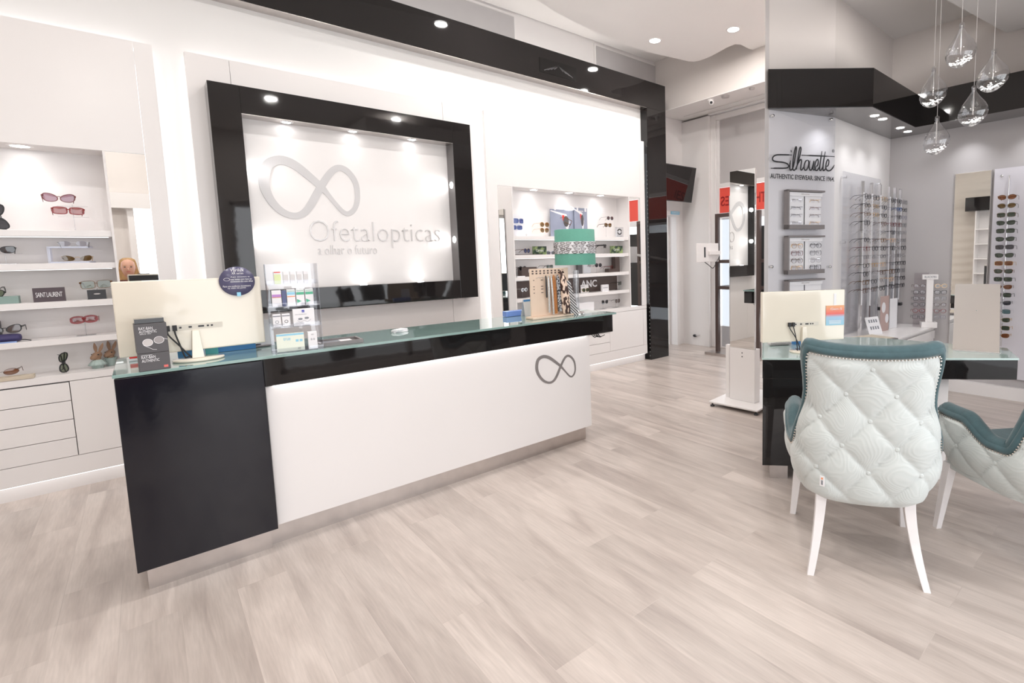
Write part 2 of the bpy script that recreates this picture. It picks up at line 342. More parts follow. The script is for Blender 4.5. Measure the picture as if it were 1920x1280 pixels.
# far window wall
b = MB(); b.box(6.43, 6.6, 2.13, 2.2, 0, 4.3); b.box(6.43, 6.6, 2.2, 4.7, 3.52, 4.3); b.box(6.43, 6.6, 4.70, 5.3, 0, 4.3); b.build('wall_far', BEIGE, kind=S)
b = MB(); b.box(6.31, 6.43, 4.69, 5.2, 0, 3.46); b.build('wall_far_pier', WHITE, kind=S)
# wide white head above the window
MB().box(5.70, 6.429, 2.13, 5.199, 3.50, 4.219).build('wall_bulkhead', BEIGE, kind=S)
MB().box(5.701, 6.428, 2.13, 5.198, 3.488, 3.499).build('ceiling_window', CEIL, kind=S)
MB().box(6.12, 6.15, 2.13, 5.0, 3.476, 3.4875).build('trim_1', LAC, kind=S, bevel=.003)
MB().box(6.30, 6.428, 2.2, 4.688, 3.465, 3.4875).build('trim_4', LAC, kind=S, bevel=.003)
# window: frame, blind, panes, low sill
wf = MB(); wf.box(6.36, 6.428, 4.601, 4.688, 0, 3.46); wf.box(6.375, 6.427, 4.55, 4.60, .341, 3.379); wf.box(6.375, 6.427, 3.2, 3.26, .341, 2.399); wf.box(6.365, 6.427, 2.2, 4.60, 3.38, 3.459); wf.box(6.37, 6.426, 2.2, 4.549, 2.40, 2.459); wf.box(6.355, 6.426, 2.2, 4.60, .0, .34)
wn = wf.build('window_1', LAC, kind=S, bevel=.004)
MB().box(6.405, 6.415, 2.2, 4.6, .34, 2.4).build('window_1_glass', CLEARG, wn)
MB().box(6.40, 6.42, 2.2, 4.55, 2.46, 3.38).build('window_1_blind', GREYW, wn)
# storefront behind the camera
b = MB()
for x0, x1, z0, z1 in ((-3.3, -2.2, 0, 4.3), (-2.2, -.5, 2.45, 4.3), (-.5, -.1, 0, 4.3), (-.1, 1.0, 2.4, 4.3), (1.0, 1.1, 0, 4.3), (1.1, 4.2, 2.45, 4.3), (4.2, 6.6, 0, 4.3), (-2.2, -.5, 0, .12), (1.1, 4.2, 0, .12)): b.box(x0, x1, -1.25, -1.10, z0, z1)
b.build('wall_storefront', BEIGE, kind=S)
b = MB()
for x in (-2.2, -.56, 1.1, 2.6, 4.14): b.box(x, x+.06, -1.23, -1.15, .12, 2.45)
for x0, x1 in ((-2.2, -.5), (1.1, 4.2)): b.box(x0, x1, -1.23, -1.15, .12, .18); b.box(x0, x1, -1.23, -1.15, 2.38, 2.45)
st = b.build('window_2', SILVER, kind=S)
b = MB(); b.box(-.5, 1.0, -1.07, -.95, 2.3, 2.52); b.box(-.1, -.03, -1.09, -1.01, 0, 2.3); b.box(.93, 1.0, -1.09, -1.01, 0, 2.3); b.build('door_1', LAC, kind=S)
MB().box(-3.4, -3.3, -1.25, 5.3, 0, 4.3).build('wall_left', WAVY, kind=S)
# shrubs added outside to break up the storefront's reflections, seen only there
LEAFM = mat('dark_leaves', (.03, .06, .025), .6, noise=(30, .6))
for i, (x, y) in enumerate(((-1.2, -1.9), (.15, -2.2), (2.0, -2.0), (3.4, -1.9))):
    t = thing('added_shrub', 'added potted shrub breaking up reflections of the storefront', 'plant', (x, y, 0), group='added shrubs outside the storefront')
    MB().lathe([(.14, 0), (.20, .38), (.18, .38), (.17, .34)], 20, (x, y, 0)).build('pot', DGREY, t)
    b = MB(); random.seed(i+3)
    for k in range(34):
        a_ = random.random()*2*PI; z_ = random.random(); r_ = .22*math.sin(PI*(.15+.8*z_))
        b.ball((x+r_*math.cos(a_), y+r_*math.sin(a_), .4+.75*z_), .055, 3, (1, 1, .7))
    o = b.build('foliage', LEAFM, t); o['kind'] = 'stuff'
    MB().tube([(x, y, .3), (x, y, .8)], .02, 6).build('stem', BROWN, t)
MB().box(-3.3, 8.4, -3.3, -1.25, -.10, -.04).build('pavement', mat('pavement_stone', (.42, .41, .40), .8), kind=S)
# ceilings
b = MB(); b.box(-3.3, 6.42, YP+.12, 5.19, 4.22, 4.3); b.build('ceiling', CEIL, kind=S)
b = MB(); b.box(-3.3, 5.97, -1.1, YP, 3.585, 3.65); b.box(-3.3, 3.85, YP, YP+.1, 3.585, 4.3); b.build('ceiling_low', CEIL, kind=S)
edge = [(-3.3, 3.4), (-1, 3.65), (1.2, 3.95), (2.3, 4.15)]+[tuple(onZ(3.9, x, y)[:2]) for x, y in ((1005, 0), (1050, 27), (1100, 52), (1160, 78), (1217, 98), (1270, 110), (1301, 115.6), (1332, 106), (1378, 83), (1405, 92), (1434, 101))]
edge = smooth_closed([(a, c) for a, c in edge], 3, False)
b = MB(); b.prism([(-3.3, 2.13)]+[(-3.3, 3.4)]+[(min(5.695, a_), c_) for a_, c_ in edge[1:]]+[(5.695, 2.13)], 3.9, 4.0); b.build('ceiling_wave', CEIL, kind=S)
b = MB(); p = onZ(3.3, 1887, 62); q = onZ(3.3, 1775, 0); b.prism([(2.5, -.8), (2.5, q.y+.02), (q.x, q.y), (p.x, p.y), (5.70, -.8)], 3.3, 3.5); b.build('ceiling_drop', CEIL, kind=S)
# alcove: back wall, partition with angled end, upper face
b = MB(); b.box(XR, 6.0, -1.1, YP+.1, 0, 3.6); b.build('wall_alcove', GREYW, kind=S)
PA = Vector((3.812, 2.262, 0)); PB = Vector((4.52, YP, 0))
b = MB(); b.prism([(PA.x, PA.y), (PB.x, PB.y), (XR, YP), (XR, YP+.11), (4.54, YP+.11), (3.975, 2.345)], 0, 2.75)
b.build('wall_partition', GREYW if 0 else WHITE, kind=S)
b = MB(); b.prism([(PA.x, PA.y), (PB.x, PB.y), (XR, YP), (XR, YP+.11), (4.54, YP+.11), (3.975, 2.345)], 2.75, 4.25)
b.box(XR-.004, XR, -1.1, YP, 2.75, 3.6); b.build('wall_partition_upper', BEIGE, kind=S)
b = MB(); b.prism([(3.800, 2.262), (3.836, 2.247), (3.842, 2.262), (3.812, 2.270)], 0, 4.2); b.build('trim_2', SILVER, kind=S)
# alcove soffit: glossy black band with down lights
zs = 2.58; zt = 2.885
out = [(3.80, 2.235), (4.45, 1.669), (5.515, 1.672), (5.515, -1.08)]
b = MB(); b.prism([out[0], out[1], out[2], out[3], (XR, -1.08), (XR, YP), (PB.x, PB.y), (3.83, 2.25)], zs+.004, zt)
sof = thing('soffit', 'glossy black soffit band around the top of the eyewear alcove', 'soffit', (4.6, 1.7, zs))
b.build('fascia', BLACK, sof)
MB().prism([(3.825, 2.243), (4.455, 1.675), (5.52, 1.678), (5.52, -1.07), (XR, -1.07), (XR, YP-.002), (PB.x, PB.y-.002), (3.84, 2.248)], zs, zs+.003).build('underside', mat('grey_gloss', (.20, .19, .19), .12, spec=.6, metal=.3), sof)
for x, y in ((1640, 216), (1655, 222.5), (1688, 239), (1702, 246)):
    p = onZ(zs, x, y); c = MB(); c.lathe([(.030, -.002), (.045, -.004), (.048, 0)], 20, p); r = c.build('light_ring', STEEL, sof)
    MB().lathe([(.001, -.006), (.034, -.005), (.034, -.003)], 20, p).build('light_face', SPOTE, r)
b = MB(); b.box(5.82, XR, -1.08, YP, 0, .12); b.build('baseboard_alcove', LAC, kind=S)

# glossy black portal around the display wall
pf = thing('portal_frame', 'glossy black portal band running above the display wall and down its end', 'frame', (5.2, 4.7, 0))
MB().box(-3.3, 5.366, 4.70, WY, 3.35, 3.69).build('beam', BLACK, pf, bevel=.003)
MB().box(-3.3, 4.998, 4.702, WY, 3.346, 3.3495).build('beam_reflection', STEEL, pf)  # steel strip stands in for the bright wall reflected in black gloss
MB().box(5.0, 5.366, 4.70, 5.2, 0, 3.35).build('post', BLACK, pf, bevel=.003)
b = MB()
for i in range(46): b.box(4.996, 5.001, 4.712, 4.717, .05+i*.055, .065+i*.055)
b.build('led_reflection', LEDW, pf, kind='stuff')  # glowing dots stand in for LEDs reflected in the glossy post
MB().box(-3.2, 4.98, 4.88, 4.95, 3.692, 3.70).build('added_uplight', LEDC, pf)  # hidden glowing strip, added to brighten the ceiling and upper wall
# clerestory glazing in the upper wall
for n, (x0, x1) in enumerate(((-1.5, 1.1), (1.2, 3.36), (4.54, 5.76))):
    b = MB(); b.box(x0, x1, 5.185, 5.2, 3.72, 4.19); f = b.build('window_%d' % (n+3), LAC, kind=S)
    MB().box(x0+.03, x1-.03, 5.178, 5.186, 3.72, 4.16).build('pane', mat('frosted_pane', (.52, .50, .50), .2), f)
# centre wall panel with seams and its light strips
cp = MB(); cp.box(.335, .585, FY, 4.76, 0, 2.914); cp.box(.588, 2.2, FY, 4.76, 0, 2.914); cp.box(2.203, 2.495, FY, 4.76, 0, 2.914)
cpo = cp.build('wall_panel', LAC, kind=S)
def strip(x0, x1, z0, z1, par):
    return MB().box(x0, x1, 4.785, 4.80, z0, z1).build('light_strip', LEDL, par)
strip(.36, .375, 0.1, 2.88, cpo); strip(2.455, 2.47, .1, 2.88, cpo); strip(.36, 2.47, 2.875, 2.89, cpo)

# ------------------------------------------------------------------ display cabinets
def downlight(par, p, r=.05, name='light_ring'):
    ring = MB().lathe([(r*.8, -.001), (r, -.004), (r*1.15, 0)], 24, p).build(name, LAC, par)
    MB().lathe([(.001, -.004), (r*.8, -.003), (r*.8, -.002)], 24, p).build('light_face', SPOTE, ring)
def spot(loc, power, ang=1.6, blend=.8, col=(1, .97, .95), rot=(0, 0, 0), r=.03):
    l = bpy.data.lights.new('spot_light', 'SPOT'); l.energy = power; l.spot_size = ang; l.spot_blend = blend; l.color = col; l.shadow_soft_size = r
    o = bpy.data.objects.new('spot_light', l); COL.objects.link(o); o.location = loc; o.rotation_euler = rot; return o
ZSH = (1.668, 1.462, 1.222, .985)
def cabinet(label, x0, x1, nx0, nx1, mirrors, cols, lights):
    t = thing('display_cabinet', label, 'cabinet', ((x0+x1)/2, FY, 0), group='built-in display cabinets')
    b = MB(); lo = min([nx0]+[m[0] for m in mirrors]); hi = max([nx1]+[m[1] for m in mirrors])
    b.box(x0, hi, FY, 4.76, 2.183, 2.914); b.box(hi+.002, x1, FY, 4.76, .76, 2.914)
    if lo > x0: b.box(x0, lo, FY, 4.76, .76, 2.183)
    b.build('surround', LAC, t)
    n = MB(); n.box(nx0-.01, nx1+.01, 4.95, 4.96, .75, 2.2); n.box(nx0-.012, nx0, FY+.002, 4.95, .76, 2.183); n.box(nx1, nx1+.012, FY+.002, 4.95, .76, 2.183); n.box(nx0, nx1, 4.76, 4.95, 2.183, 2.2)
    n.build('niche', WHITE, t)
    for m in mirrors: MB().box(m[0]+.002, m[1], FY+.004, FY+.014, .76, 2.181).build('mirror_strip', MIRROR, t)
    for z in ZSH:
        sf_ = MB().box(nx0, nx1, FY+.02, 4.95, z-.038, z).build('shelf', LAC, t, bevel=.002); MB().box(nx0+.02, nx1-.02, FY+.08, FY+.10, z-.042, z-.0385).build('shelf_light', LEDS, sf_)
    MB().box(x0, x1, FY, 4.95, .712, .757).build('worktop', LAC, t, bevel=.002)
    MB().box(x0, x1, FY+.02, 4.95, .10, .710).build('carcass', DGREY, t)
    MB().box(x0, x1, FY, FY+.02, .10, .221).build('lower_panel', LAC, t)
    MB().box(x0, x1, 4.77, 4.80, 0, .10).build('plinth', LAC, t)
    MB().box(x0+.02, x1-.02, 4.735, 4.75, .094, .0995).build('plinth_light', LEDL, t)
    for c0, c1, k in cols:
        if k == 'd':
            for i in range(4): MB().box(c0+.002, c1-.002, FY, FY+.02, .224+.121*i, .341+.121*i).build('drawer', LAC, t, bevel=.001)
        else: MB().box(c0+.002, c1-.002, FY, FY+.02, .224, .7085).build('door', LAC, t, bevel=.001)
    for x in lights:
        downlight(t, (x, 4.82, 2.183), .05); spot((x, 4.82, 2.17), 3.2, 2.2, 1)
    st_ = MB(); st_.box(x0+.03, x1-.03, 4.785, 4.80, 2.875, 2.89)
    st_.build('light_strip', LEDL, t)
    return t
cl = cabinet('white wall cabinet with sunglasses niche and drawers behind the monitor', -2.4, .17, -2.2, -.13, [(-.13, .075)], [(-2.4, -1.6, 'o'), (-1.6, -1.2, 'o'), (-1.2, -.405, 'd'), (-.405, .17, 'o')], [-1.9, -1.2, -.49])
strip(.13, .145, .1, 2.88, cl)
cr_ = cabinet('white wall cabinet with sunglasses niche beside the black post', 2.635, 4.95, 2.93, 4.65, [(2.748, 2.93), (4.65, 4.86)], [(2.635, 3.4, 'o'), (3.4, 4.27, 'd'), (4.27, 4.88, 'o'), (4.88, 4.95, 'o')], [3.266, 3.761, 4.256])
strip(2.66, 2.675, .1, 2.88, cr_)

# ------------------------------------------------------------------ framed logo sign
sg = thing('wall_sign', 'black framed illuminated sign with large infinity loop on the display wall', 'sign', (1.39, 4.56, 1.9))
fx0, fx1, fz0, fz1 = .43, 2.392, 1.06, 2.70; ix0, ix1, iz0, iz1 = .612, 2.212, 1.232, 2.508; F0, F1 = 4.56, 4.70
b = MB()
b.box(fx0, ix0, F0, FY, fz0, fz1); b.box(ix1, fx1, F0, FY, fz0, fz1); b.box(ix0, ix1, F0, FY, iz1, fz1); b.box(ix0, ix1, F0, FY, fz0, iz0)
b.build('frame', BLACK, sg, bevel=.002)
MB().box(ix0, ix1, F1, FY, iz0, iz1).build('sign_panel', WHITE, sg)
b = MB(); b.box(ix0, ix1, F0+.004, F1, iz1-.003, iz1+.001); b.build('reveal_reflection', STEEL, sg)  # steel sheet stands in for white mirrored in the black reveal
MB().box(ix1-.003, ix1+.001, F0+.004, F1, iz0, iz1-.004).build('reveal_reflection', mat('grey_reveal_reflection', (.16, .15, .15), .15), sg)  # mirrored white put into the colour here as a darker grey
U = [(690, 470, 60), (600, 390, 68), (500, 310, 75), (420, 268, 78), (345, 257, 76), (270, 290, 80), (238, 370, 80), (240, 470, 76), (285, 570, 65), (355, 650, 60), (430, 692, 55), (500, 700, 55), (560, 672, 60), (610, 610, 65), (650, 540, 65), (690, 470, 62), (740, 390, 60), (790, 335, 58), (838, 318, 56), (890, 338, 56), (940, 390, 52), (970, 450, 50), (981, 520, 47), (979, 590, 45), (955, 650, 45), (910, 683, 42), (865, 668, 40), (810, 610, 38), (750, 538, 42)]
US = smooth_closed(U, 5)
def on_sign(u, v): return onY(F1, 440+u/4.266, 240+v/4.266)
pts = [on_sign(u, v) for u, v, w_ in US]; sc = (on_sign(1000, 470)-on_sign(200, 470)).length/800
mb = MB(); ribbon(mb, pts, [w_*sc*.98 for _, _, w_ in US], True, (0, -1, 0), .006); mb.build('infinity_logo', LOGO, sg)
a = onY(F1, 440+605/4.266, 240+915/4.266); c = onY(F1, 440+1645/4.266, 240+905/4.266)
text('lettering', 'Ofetalopticas', sg, LETTER, (a.x, F1, a.z-.045), (1, 0, 0), (0, 0, 1), c.x-a.x, .225, .008, off=-.022)
a = onY(F1, 440+668/4.266, 240+1012/4.266); c = onY(F1, 440+1140/4.266, 240+1005/4.266)
text('lettering', 'a olhar o futuro', sg, LETTER, (a.x, F1, a.z), (1, 0, 0), (0, 0, 1), c.x-a.x, .078, .006, off=-.012)
for x in (.90, 1.37, 1.86):
    c = (x, 4.63, iz1-.003); MB().lathe([(.028, -.002), (.040, -.006), (.044, 0)], 20, c).build('light_ring', CHROME, sg)
    MB().lathe([(.001, -.006), (.027, -.004), (.027, -.003)], 20, c).build('light_face', SPOTE, sg)
    spot((x, 4.63, iz1-.02), .9, 1.9, .9, (1, 1, 1), (-.3, 0, 0))
    MB().lathe([(.027, .002), (.027, .004), (.001, .006)], 20, (x, 4.63, iz0)).build('light_face', SPOTE, sg); spot((x, 4.63, iz0+.02), .9, 1.9, .9, (1, 1, 1), (PI+.3, 0, 0))
for z in (2.13, 1.62):
    for sgn, xx in ((1, ix0), (-1, ix1-.003)):
        M = Matrix.Translation((xx, 4.63, z)) @ Matrix.Rotation(PI/2*sgn, 4, 'Y')
        MB(M).lathe([(.030, 0), (.028, .004), (.001, .005)], 20).build('light_face', SPOTE, sg)
        spot((xx+.02*sgn, 4.63, z), .9, 1.9, .9, (1, 1, 1), (0, -PI/2*sgn, 0))

# ------------------------------------------------------------------ reception counter
rc = thing('reception_counter', 'long white and glossy black reception counter with teal glass top', 'counter', (1.2, 3.1, 0))
MB().box(-.126, .386, 2.92, 3.42, .114, .965).build('black_end_section', BLACKB, rc, bevel=.003)
MB().box(.393, 2.475, 2.975, 3.40, .108, .822).build('front_panel', WHITE, rc, bevel=.003)
MB().box(.389, 2.705, 2.955, 3.42, .826, .965).build('black_band', BLACK, rc, bevel=.003)
MB().box(-.097, .362, 2.98, 3.38, 0, .114).build('steel_plinth', STEEL, rc)
MB().box(.364, 2.442, 3.014, 3.36, 0, .108).build('steel_plinth', STEEL, rc)
MB().box(-.13, 2.71, 2.915, 3.43, .968, .982).build('glass_top', [TEALG], rc, bevel=.002)
MB().box(.42, 2.45, 2.958, 2.972, .8255, .828).build('under_light', LEDL, rc)
# grey infinity logo on the front
x0 = onY(2.97, 1003, 690).x; x1 = onY(2.97, 1081, 690).x; zt_ = onY(2.97, 1062, 657).z; zb_ = onY(2.97, 1022, 722).z
mb = MB(); k = (x1-x0)/(1004-198)
P = []
for u, v, w_ in US: P.append((x0+(u-198)*k, 2.975, zt_-(v-225)*(zt_-zb_)/500))
ribbon(mb, P, [w_*k*.62 for _, _, w_ in US], True, (0, -1, 0), .004); mb.build('infinity_logo', LOGOD, rc)
CT = .983   # counter top height

# ------------------------------------------------------------------ monitors
def monitor(label, c, w_, h, rz, base_r, z0=.045):
    t = thing('computer_monitor', label, 'monitor', c, rz, group='cream computer monitors seen from behind')
    M = wm(t)
    b = MB(M)
    b.box(-w_/2, w_/2, -.012, .02, z0, z0+h); sh = b.build('rear_shell', CREAM, t, bevel=.006, seg=3)
    MB(M).box(-w_/2+.01, w_/2-.01, .02, .024, z0+.01, z0+h-.01).build('screen', DARK, t)
    b = MB(M); b.prism([(-.062, -.014), (.10, -.014), (.10, -.012), (-.062, -.012)], z0+.10, z0+.125); b.build('port_strip', mat('cream_recess', (.66, .62, .54), .3), sh)
    for i, (x, r_) in enumerate(((-.02, .006), (.02, .011), (.045, .004), (.06, .004), (-.055, .004))):
        MB(M @ Matrix.Translation((x, -.0145, z0+.112))).box(-r_, r_, -.001, 0, -.004, .004).build('port', DARK, sh)
    b = MB(M)
    b.add([(-.016, -.03, z0+.095), (.010, -.03, z0+.095), (.010, -.012, z0+.095), (-.016, -.012, z0+.095), (-.026, -.05, .012), (.020, -.05, .012), (.020, -.02, .012), (-.026, -.02, .012)],
          [(0, 1, 2, 3), (7, 6, 5, 4), (0, 4, 5, 1), (1, 5, 6, 2), (2, 6, 7, 3), (3, 7, 4, 0)]); b.build('stand_neck', CREAM, t, bevel=.002)
    MB(M @ Matrix.Translation((0, -.02, 0)) @ Matrix.Diagonal((1, .78, 1, 1))).lathe([(base_r*.96, 0), (base_r, .004), (base_r*.97, .010), (.001, .012)], 40).build('stand_base', CREAM, t)
    for x0_, x1_ in ((-.10, -.03), (-.075, -.05)):
        pts_ = smooth_closed([(x0_, -.02, z0+.112), (x0_, -.03, z0+.085), ((x0_+x1_)/2, -.032, z0+.03), (x1_, -.03, .02), (x1_+.01, 0, .016), (x1_+.02, .03, .014)], 4, False)
        cb = MB(M); cb.tube(pts_, .0032, 6); cb.box(x0_-.008, x0_+.008, -.028, -.012, z0+.10, z0+.125); cb.build('cable', CABLE, t)
    return t, M, z0
ml, ML, mz = monitor('wide cream monitor on the reception counter with round card on top', (.160, 3.10, CT), .535, .335, 0, .098)
# round navy card stuck on the corner
cc = onY(3.07, 445, 527); cardr = .071
rd = thing('round_card', 'round navy promotional card stuck on the corner of the cream monitor', 'card', (cc.x, 3.072, cc.z))
MB(frameM((cc.x, 3.076, cc.z), (1, 0, 0), (0, 0, 1))).lathe([(cardr, 0), (cardr, .0015), (.001, .002)], 48).build('card_disc', NAVY, rd)
def tl(s, px, py, wpx, hpx, par, plane, mt=PAPER, off=.0, name='lettering'):
    a = onY(plane, px-wpx/2, py); c = onY(plane, px+wpx/2, py); h0 = onY(plane, px, py).z-onY(plane, px, py+hpx).z
    return text(name, s, par, mt, ((a.x+c.x)/2, plane-.0005, onY(plane, px, py+hpx/2).z), (1, 0, 0), (0, 0, 1), abs(c.x-a.x), h0, .0006, 'C', off)
PL = 3.0725
tl('Varilux', 444, 506, 26, 6, rd, PL); tl('XR series', 445, 512, 22, 4, rd, PL)
for s, y, x, w_ in (('Aqui, encontra as', 519, 450, 36), ('suas lentes com base no', 523, 452, 40), ('movimento dos seus olhos', 527, 453, 42), ('Para um conforto duradouro', 536, 444, 52), ('na visão de perto', 540, 444, 34)): tl(s, x, y, w_, 3.4, rd, PL)
p = onY(PL, 448, 551); MB().box(p.x-.008, p.x+.008, PL-.001, PL, p.z-.011, p.z+.009).build('blue_mark', CYAN, rd)
e_ = onY(PL, 425, 524); mb = MB(); ribbon(mb, [(e_.x+.012*math.cos(q*PI/8), PL, e_.z+.007*math.sin(q*PI/8)*abs(math.sin(q*PI/8))**.2) for q in range(16)], .0012, True, (0, -1, 0), .0005); mb.build('eye_mark', PAPER, rd)

# ------------------------------------------------------------------ things on the reception counter
def carton(label, c, sx, sy, sz, rz, mt, group=None, name='carton', cat='box', bev=.001):
    t = thing(name, label, cat, c, rz, group); M = wm(t)
    MB(M).box(-sx/2, sx/2, -sy/2, sy/2, 0, sz).build('box_body', mt, t, bevel=bev)
    return t, M
def face(M, s, x, z, w_, h, y, par, mt, name='lettering', off=0, align='C'):
    o = M @ Vector((x, y, z)); r = M.to_3x3() @ Vector((1, 0, 0)); u = M.to_3x3() @ Vector((0, 0, 1))
    return text(name, s, par, mt, o, r, u, w_, h, .0006, align, off)
def patch(M, x0, x1, z0, z1, y, par, mt, name='print_patch'): return MB(M).box(x0, x1, y-.0006, y, z0, z1).build(name, mt, par)
DBOX = mat('charcoal_card', (.085, .08, .085), .45)
REDL = mat('coral_label', (.75, .16, .14), .5)
bx = onZ(CT, 289, 694)
r1, M1 = carton('lower charcoal eyewear box with small red mark on the counter', (bx.x+.003, bx.y+.045, CT), .100, .085, .075, .05, DBOX, name='eyewear_box')
face(M1, 'RAY-BAN', -.040, .053, .044, .012, -.0428, r1, PAPER, align='L'); face(M1, 'AUTHENTIC', -.040, .038, .056, .012, -.0428, r1, PAPER, align='L'); patch(M1, .028, .042, .008, .018, -.0426, r1, REDL, 'red_mark')
patch(M1, -.040, -.005, .067, .0685, -.0426, r1, PAPER, 'rule')
r2, M2 = carton('tall charcoal eyewear box with aviator picture stacked on another box', (bx.x+.002, bx.y+.046, CT+.076), .102, .085, .125, .05, DBOX, name='eyewear_box')
face(M2, 'RAY-BAN', -.038, .100, .044, .012, -.0428, r2, PAPER, align='L'); face(M2, 'AUTHENTIC', -.038, .086, .056, .012, -.0428, r2, PAPER, align='L'); face(M2, 'SINCE 1937', -.036, .080, .036, .004, -.0428, r2, PAPER, align='L')
for cx, cz in ((-.014, .045), (.022, .052)):
    mb = MB(M2); P_ = [(cx+.016*math.cos(q*PI/10), -.0428, cz+.015*math.sin(q*PI/10)) for q in range(20)]; mb.add(P_, [tuple(range(20))]); mb.build('printed_lens', SILVER if cx < 0 else LOGOD, r2)
    mb = MB(M2); ribbon(mb, P_, .0015, True, (0, -1, 0), .0006); mb.build('printed_rim', PAPER, r2)
mb = MB(M2); mb.tube([(.036, -.043, .058), (.050, -.043, .052)], .0008, 5); mb.tube([(-.028, -.043, .035), (.0, -.043, .014), (.012, -.043, .012)], .0008, 5); mb.build('printed_temple', PAPER, r2)
MB(M2).box(-.048, .046, -.02, .042, .126, .145).build('top_insert', BLACK, r2)

# clear acrylic display rack with eye drop cartons
e0 = onZ(CT, 517, 662); e1 = onZ(CT, 606, 653)
er = thing('acrylic_rack', 'tall clear acrylic rack with four shelves of eye care cartons', 'display rack', ((e0.x+e1.x)/2, (e0.y+e1.y)/2+.05, CT), math.atan2(e1.y-e0.y, e1.x-e0.x)+.06); ME = wm(er)
RW = .222; HH = .44
steps = [(0, -.055), (.120, -.02), (.222, .012), (.335, .045)]
b = MB(ME); b.box(-RW/2, -RW/2+.003, -.06, .11, 0, HH); b.box(RW/2-.003, RW/2, -.06, .11, 0, HH); b.box(-RW/2, RW/2, .105, .108, 0, HH)
b.build('side_panel', ACRYL, er)
for z, y in steps:
    MB(ME).box(-RW/2, RW/2, y-.002, .105, z, z+.003).build('shelf', ACRYL, er); MB(ME).box(-RW/2, RW/2, y-.004, y-.002, z, z+.022).build('shelf_lip', ACRYL, er)
def ecarton(label, i, x, w_, h, mt=PAPER, d=.03, bands=(), txt=None, tm=PRINT):
    z, y = steps[i]; c = ME @ Vector((x, y+d/2+.004, z+.0035)); rz = math.atan2(ME[1][0], ME[0][0])
    t, M = carton(label, c, w_, d, h, rz, mt, 'eye care cartons in the clear rack', name='eye_drop_carton')
    for z0, z1, mm in bands: patch(M, -w_/2+.001, w_/2-.001, z0*h, z1*h, -d/2-.0002, t, mm)
    if txt: face(M, txt, 0, h*.86, w_*.85, h*.09, -d/2-.0008, t, tm)
    return t, M
tops = [('white carton with lime print on the top rack shelf', -.058, .030, .062, [(0, .8, LIME), (.93, 1, REDP)])]
for j in range(4): tops.append(('%s slim white carton from the lime one, top rack shelf' % ORD[j], -.022+j*.0295, .027, .062, [(.2, .75, mat('faint_print', (.70, .68, .68), .6))]))
for l, x, w_, h, bd in tops: ecarton(l, 3, x, w_, h, PAPER, bands=[])if 0 else ecarton(l, 3, x, w_*.8 if w_ < .03 else w_, h, PAPER, bands=bd)
ecarton('white carton with purple band on the second rack shelf', 2, -.070, .040, .082, bands=[(.58, .76, PURP), (.56, .60, ORANGE)])
ecarton('dark blue carton end between purple and blue cartons', 2, -.038, .018, .080, mat('slate_blue', (.10, .12, .24), .4))
ecarton('carton with light blue band on the second rack shelf', 2, -.008, .036, .084, bands=[(.68, .84, CYAN), (.55, .60, ORANGE)], txt='Systane', tm=GREENP)
for j in range(2):
    t, M = ecarton('%s carton with green band on the second rack shelf' % ('middle' if j == 0 else 'end'), 2, .032+j*.040, .036, .084, bands=[(.66, .82, GREENP)], txt='Systane', tm=GREENP)
    mb = MB(M); mb.add([(-.016, -.0158, .012), (.004, -.0158, .022), (-.016, -.0158, .034)], [(0, 1, 2)]); mb.build('leaf_mark', GREENP, t)
for j in range(2):
    t, M = ecarton('%s small white carton with ring mark beside the lens wipes box' % ('outer' if j == 0 else 'inner'), 1, -.078+j*.039, .034, .066, bands=[(.82, .90, PRINT), (0, .08, LOGOD)])
    mb = MB(M); ribbon(mb, [(.007*math.cos(q*PI/8), -.0155, .028+.007*math.sin(q*PI/8)) for q in range(16)], .002, True, (0, -1, 0), .0005); mb.build('ring_mark', PRINT if j == 0 else DARK, t)
t, M = ecarton('wide white lens wipes box with blue square mark', 1, .038, .094, .086); patch(M, -.008, .004, .068, .080, -.0155, t, mat('royal_blue', (.04, .05, .45), .5)); face(M, 'ZEISS', -.002, .0715, .010, .003, -.0163, t, PAPER)
mb = MB(M)
for q in (-.016, .012): mb.ball((q, -.0155, .035+.003*(q > 0)), .010, 6, (1, .05, .6))
mb.tube([(-.03, -.0155, .028), (-.016, -.0155, .018), (0, -.0155, .028), (.014, -.0155, .018), (.03, -.0155, .030)], .0008, 5); mb.build('printed_picture', PRINT, t)
face(M, 'Lens cleaning wipes', -.012, .056, .05, .005, -.0158, t, PRINT)
t, M = ecarton('large pale contact lens box on the bottom rack shelf', 0, -.030, .118, .088, mat('pale_lime_card', (.82, .85, .74), .5), bands=[(.90, 1, CYAN)]); face(M, 'true', -.015, .056, .03, .014, -.0162, t, CYAN); face(M, '30', .035, .008, .012, .007, -.0162, t, PRINT)
for q in (.028, .045): patch(M, q-.006, q+.006, .045, .057, -.0155, t, CYAN)
t, M = ecarton('narrow white carton beside the large contact lens box', 0, .066, .040, .088); face(M, 'ZEISS', 0, .072, .012, .005, -.0158, t, PRINT); face(M, 'o o', 0, .045, .018, .010, -.0158, t, PRINT)
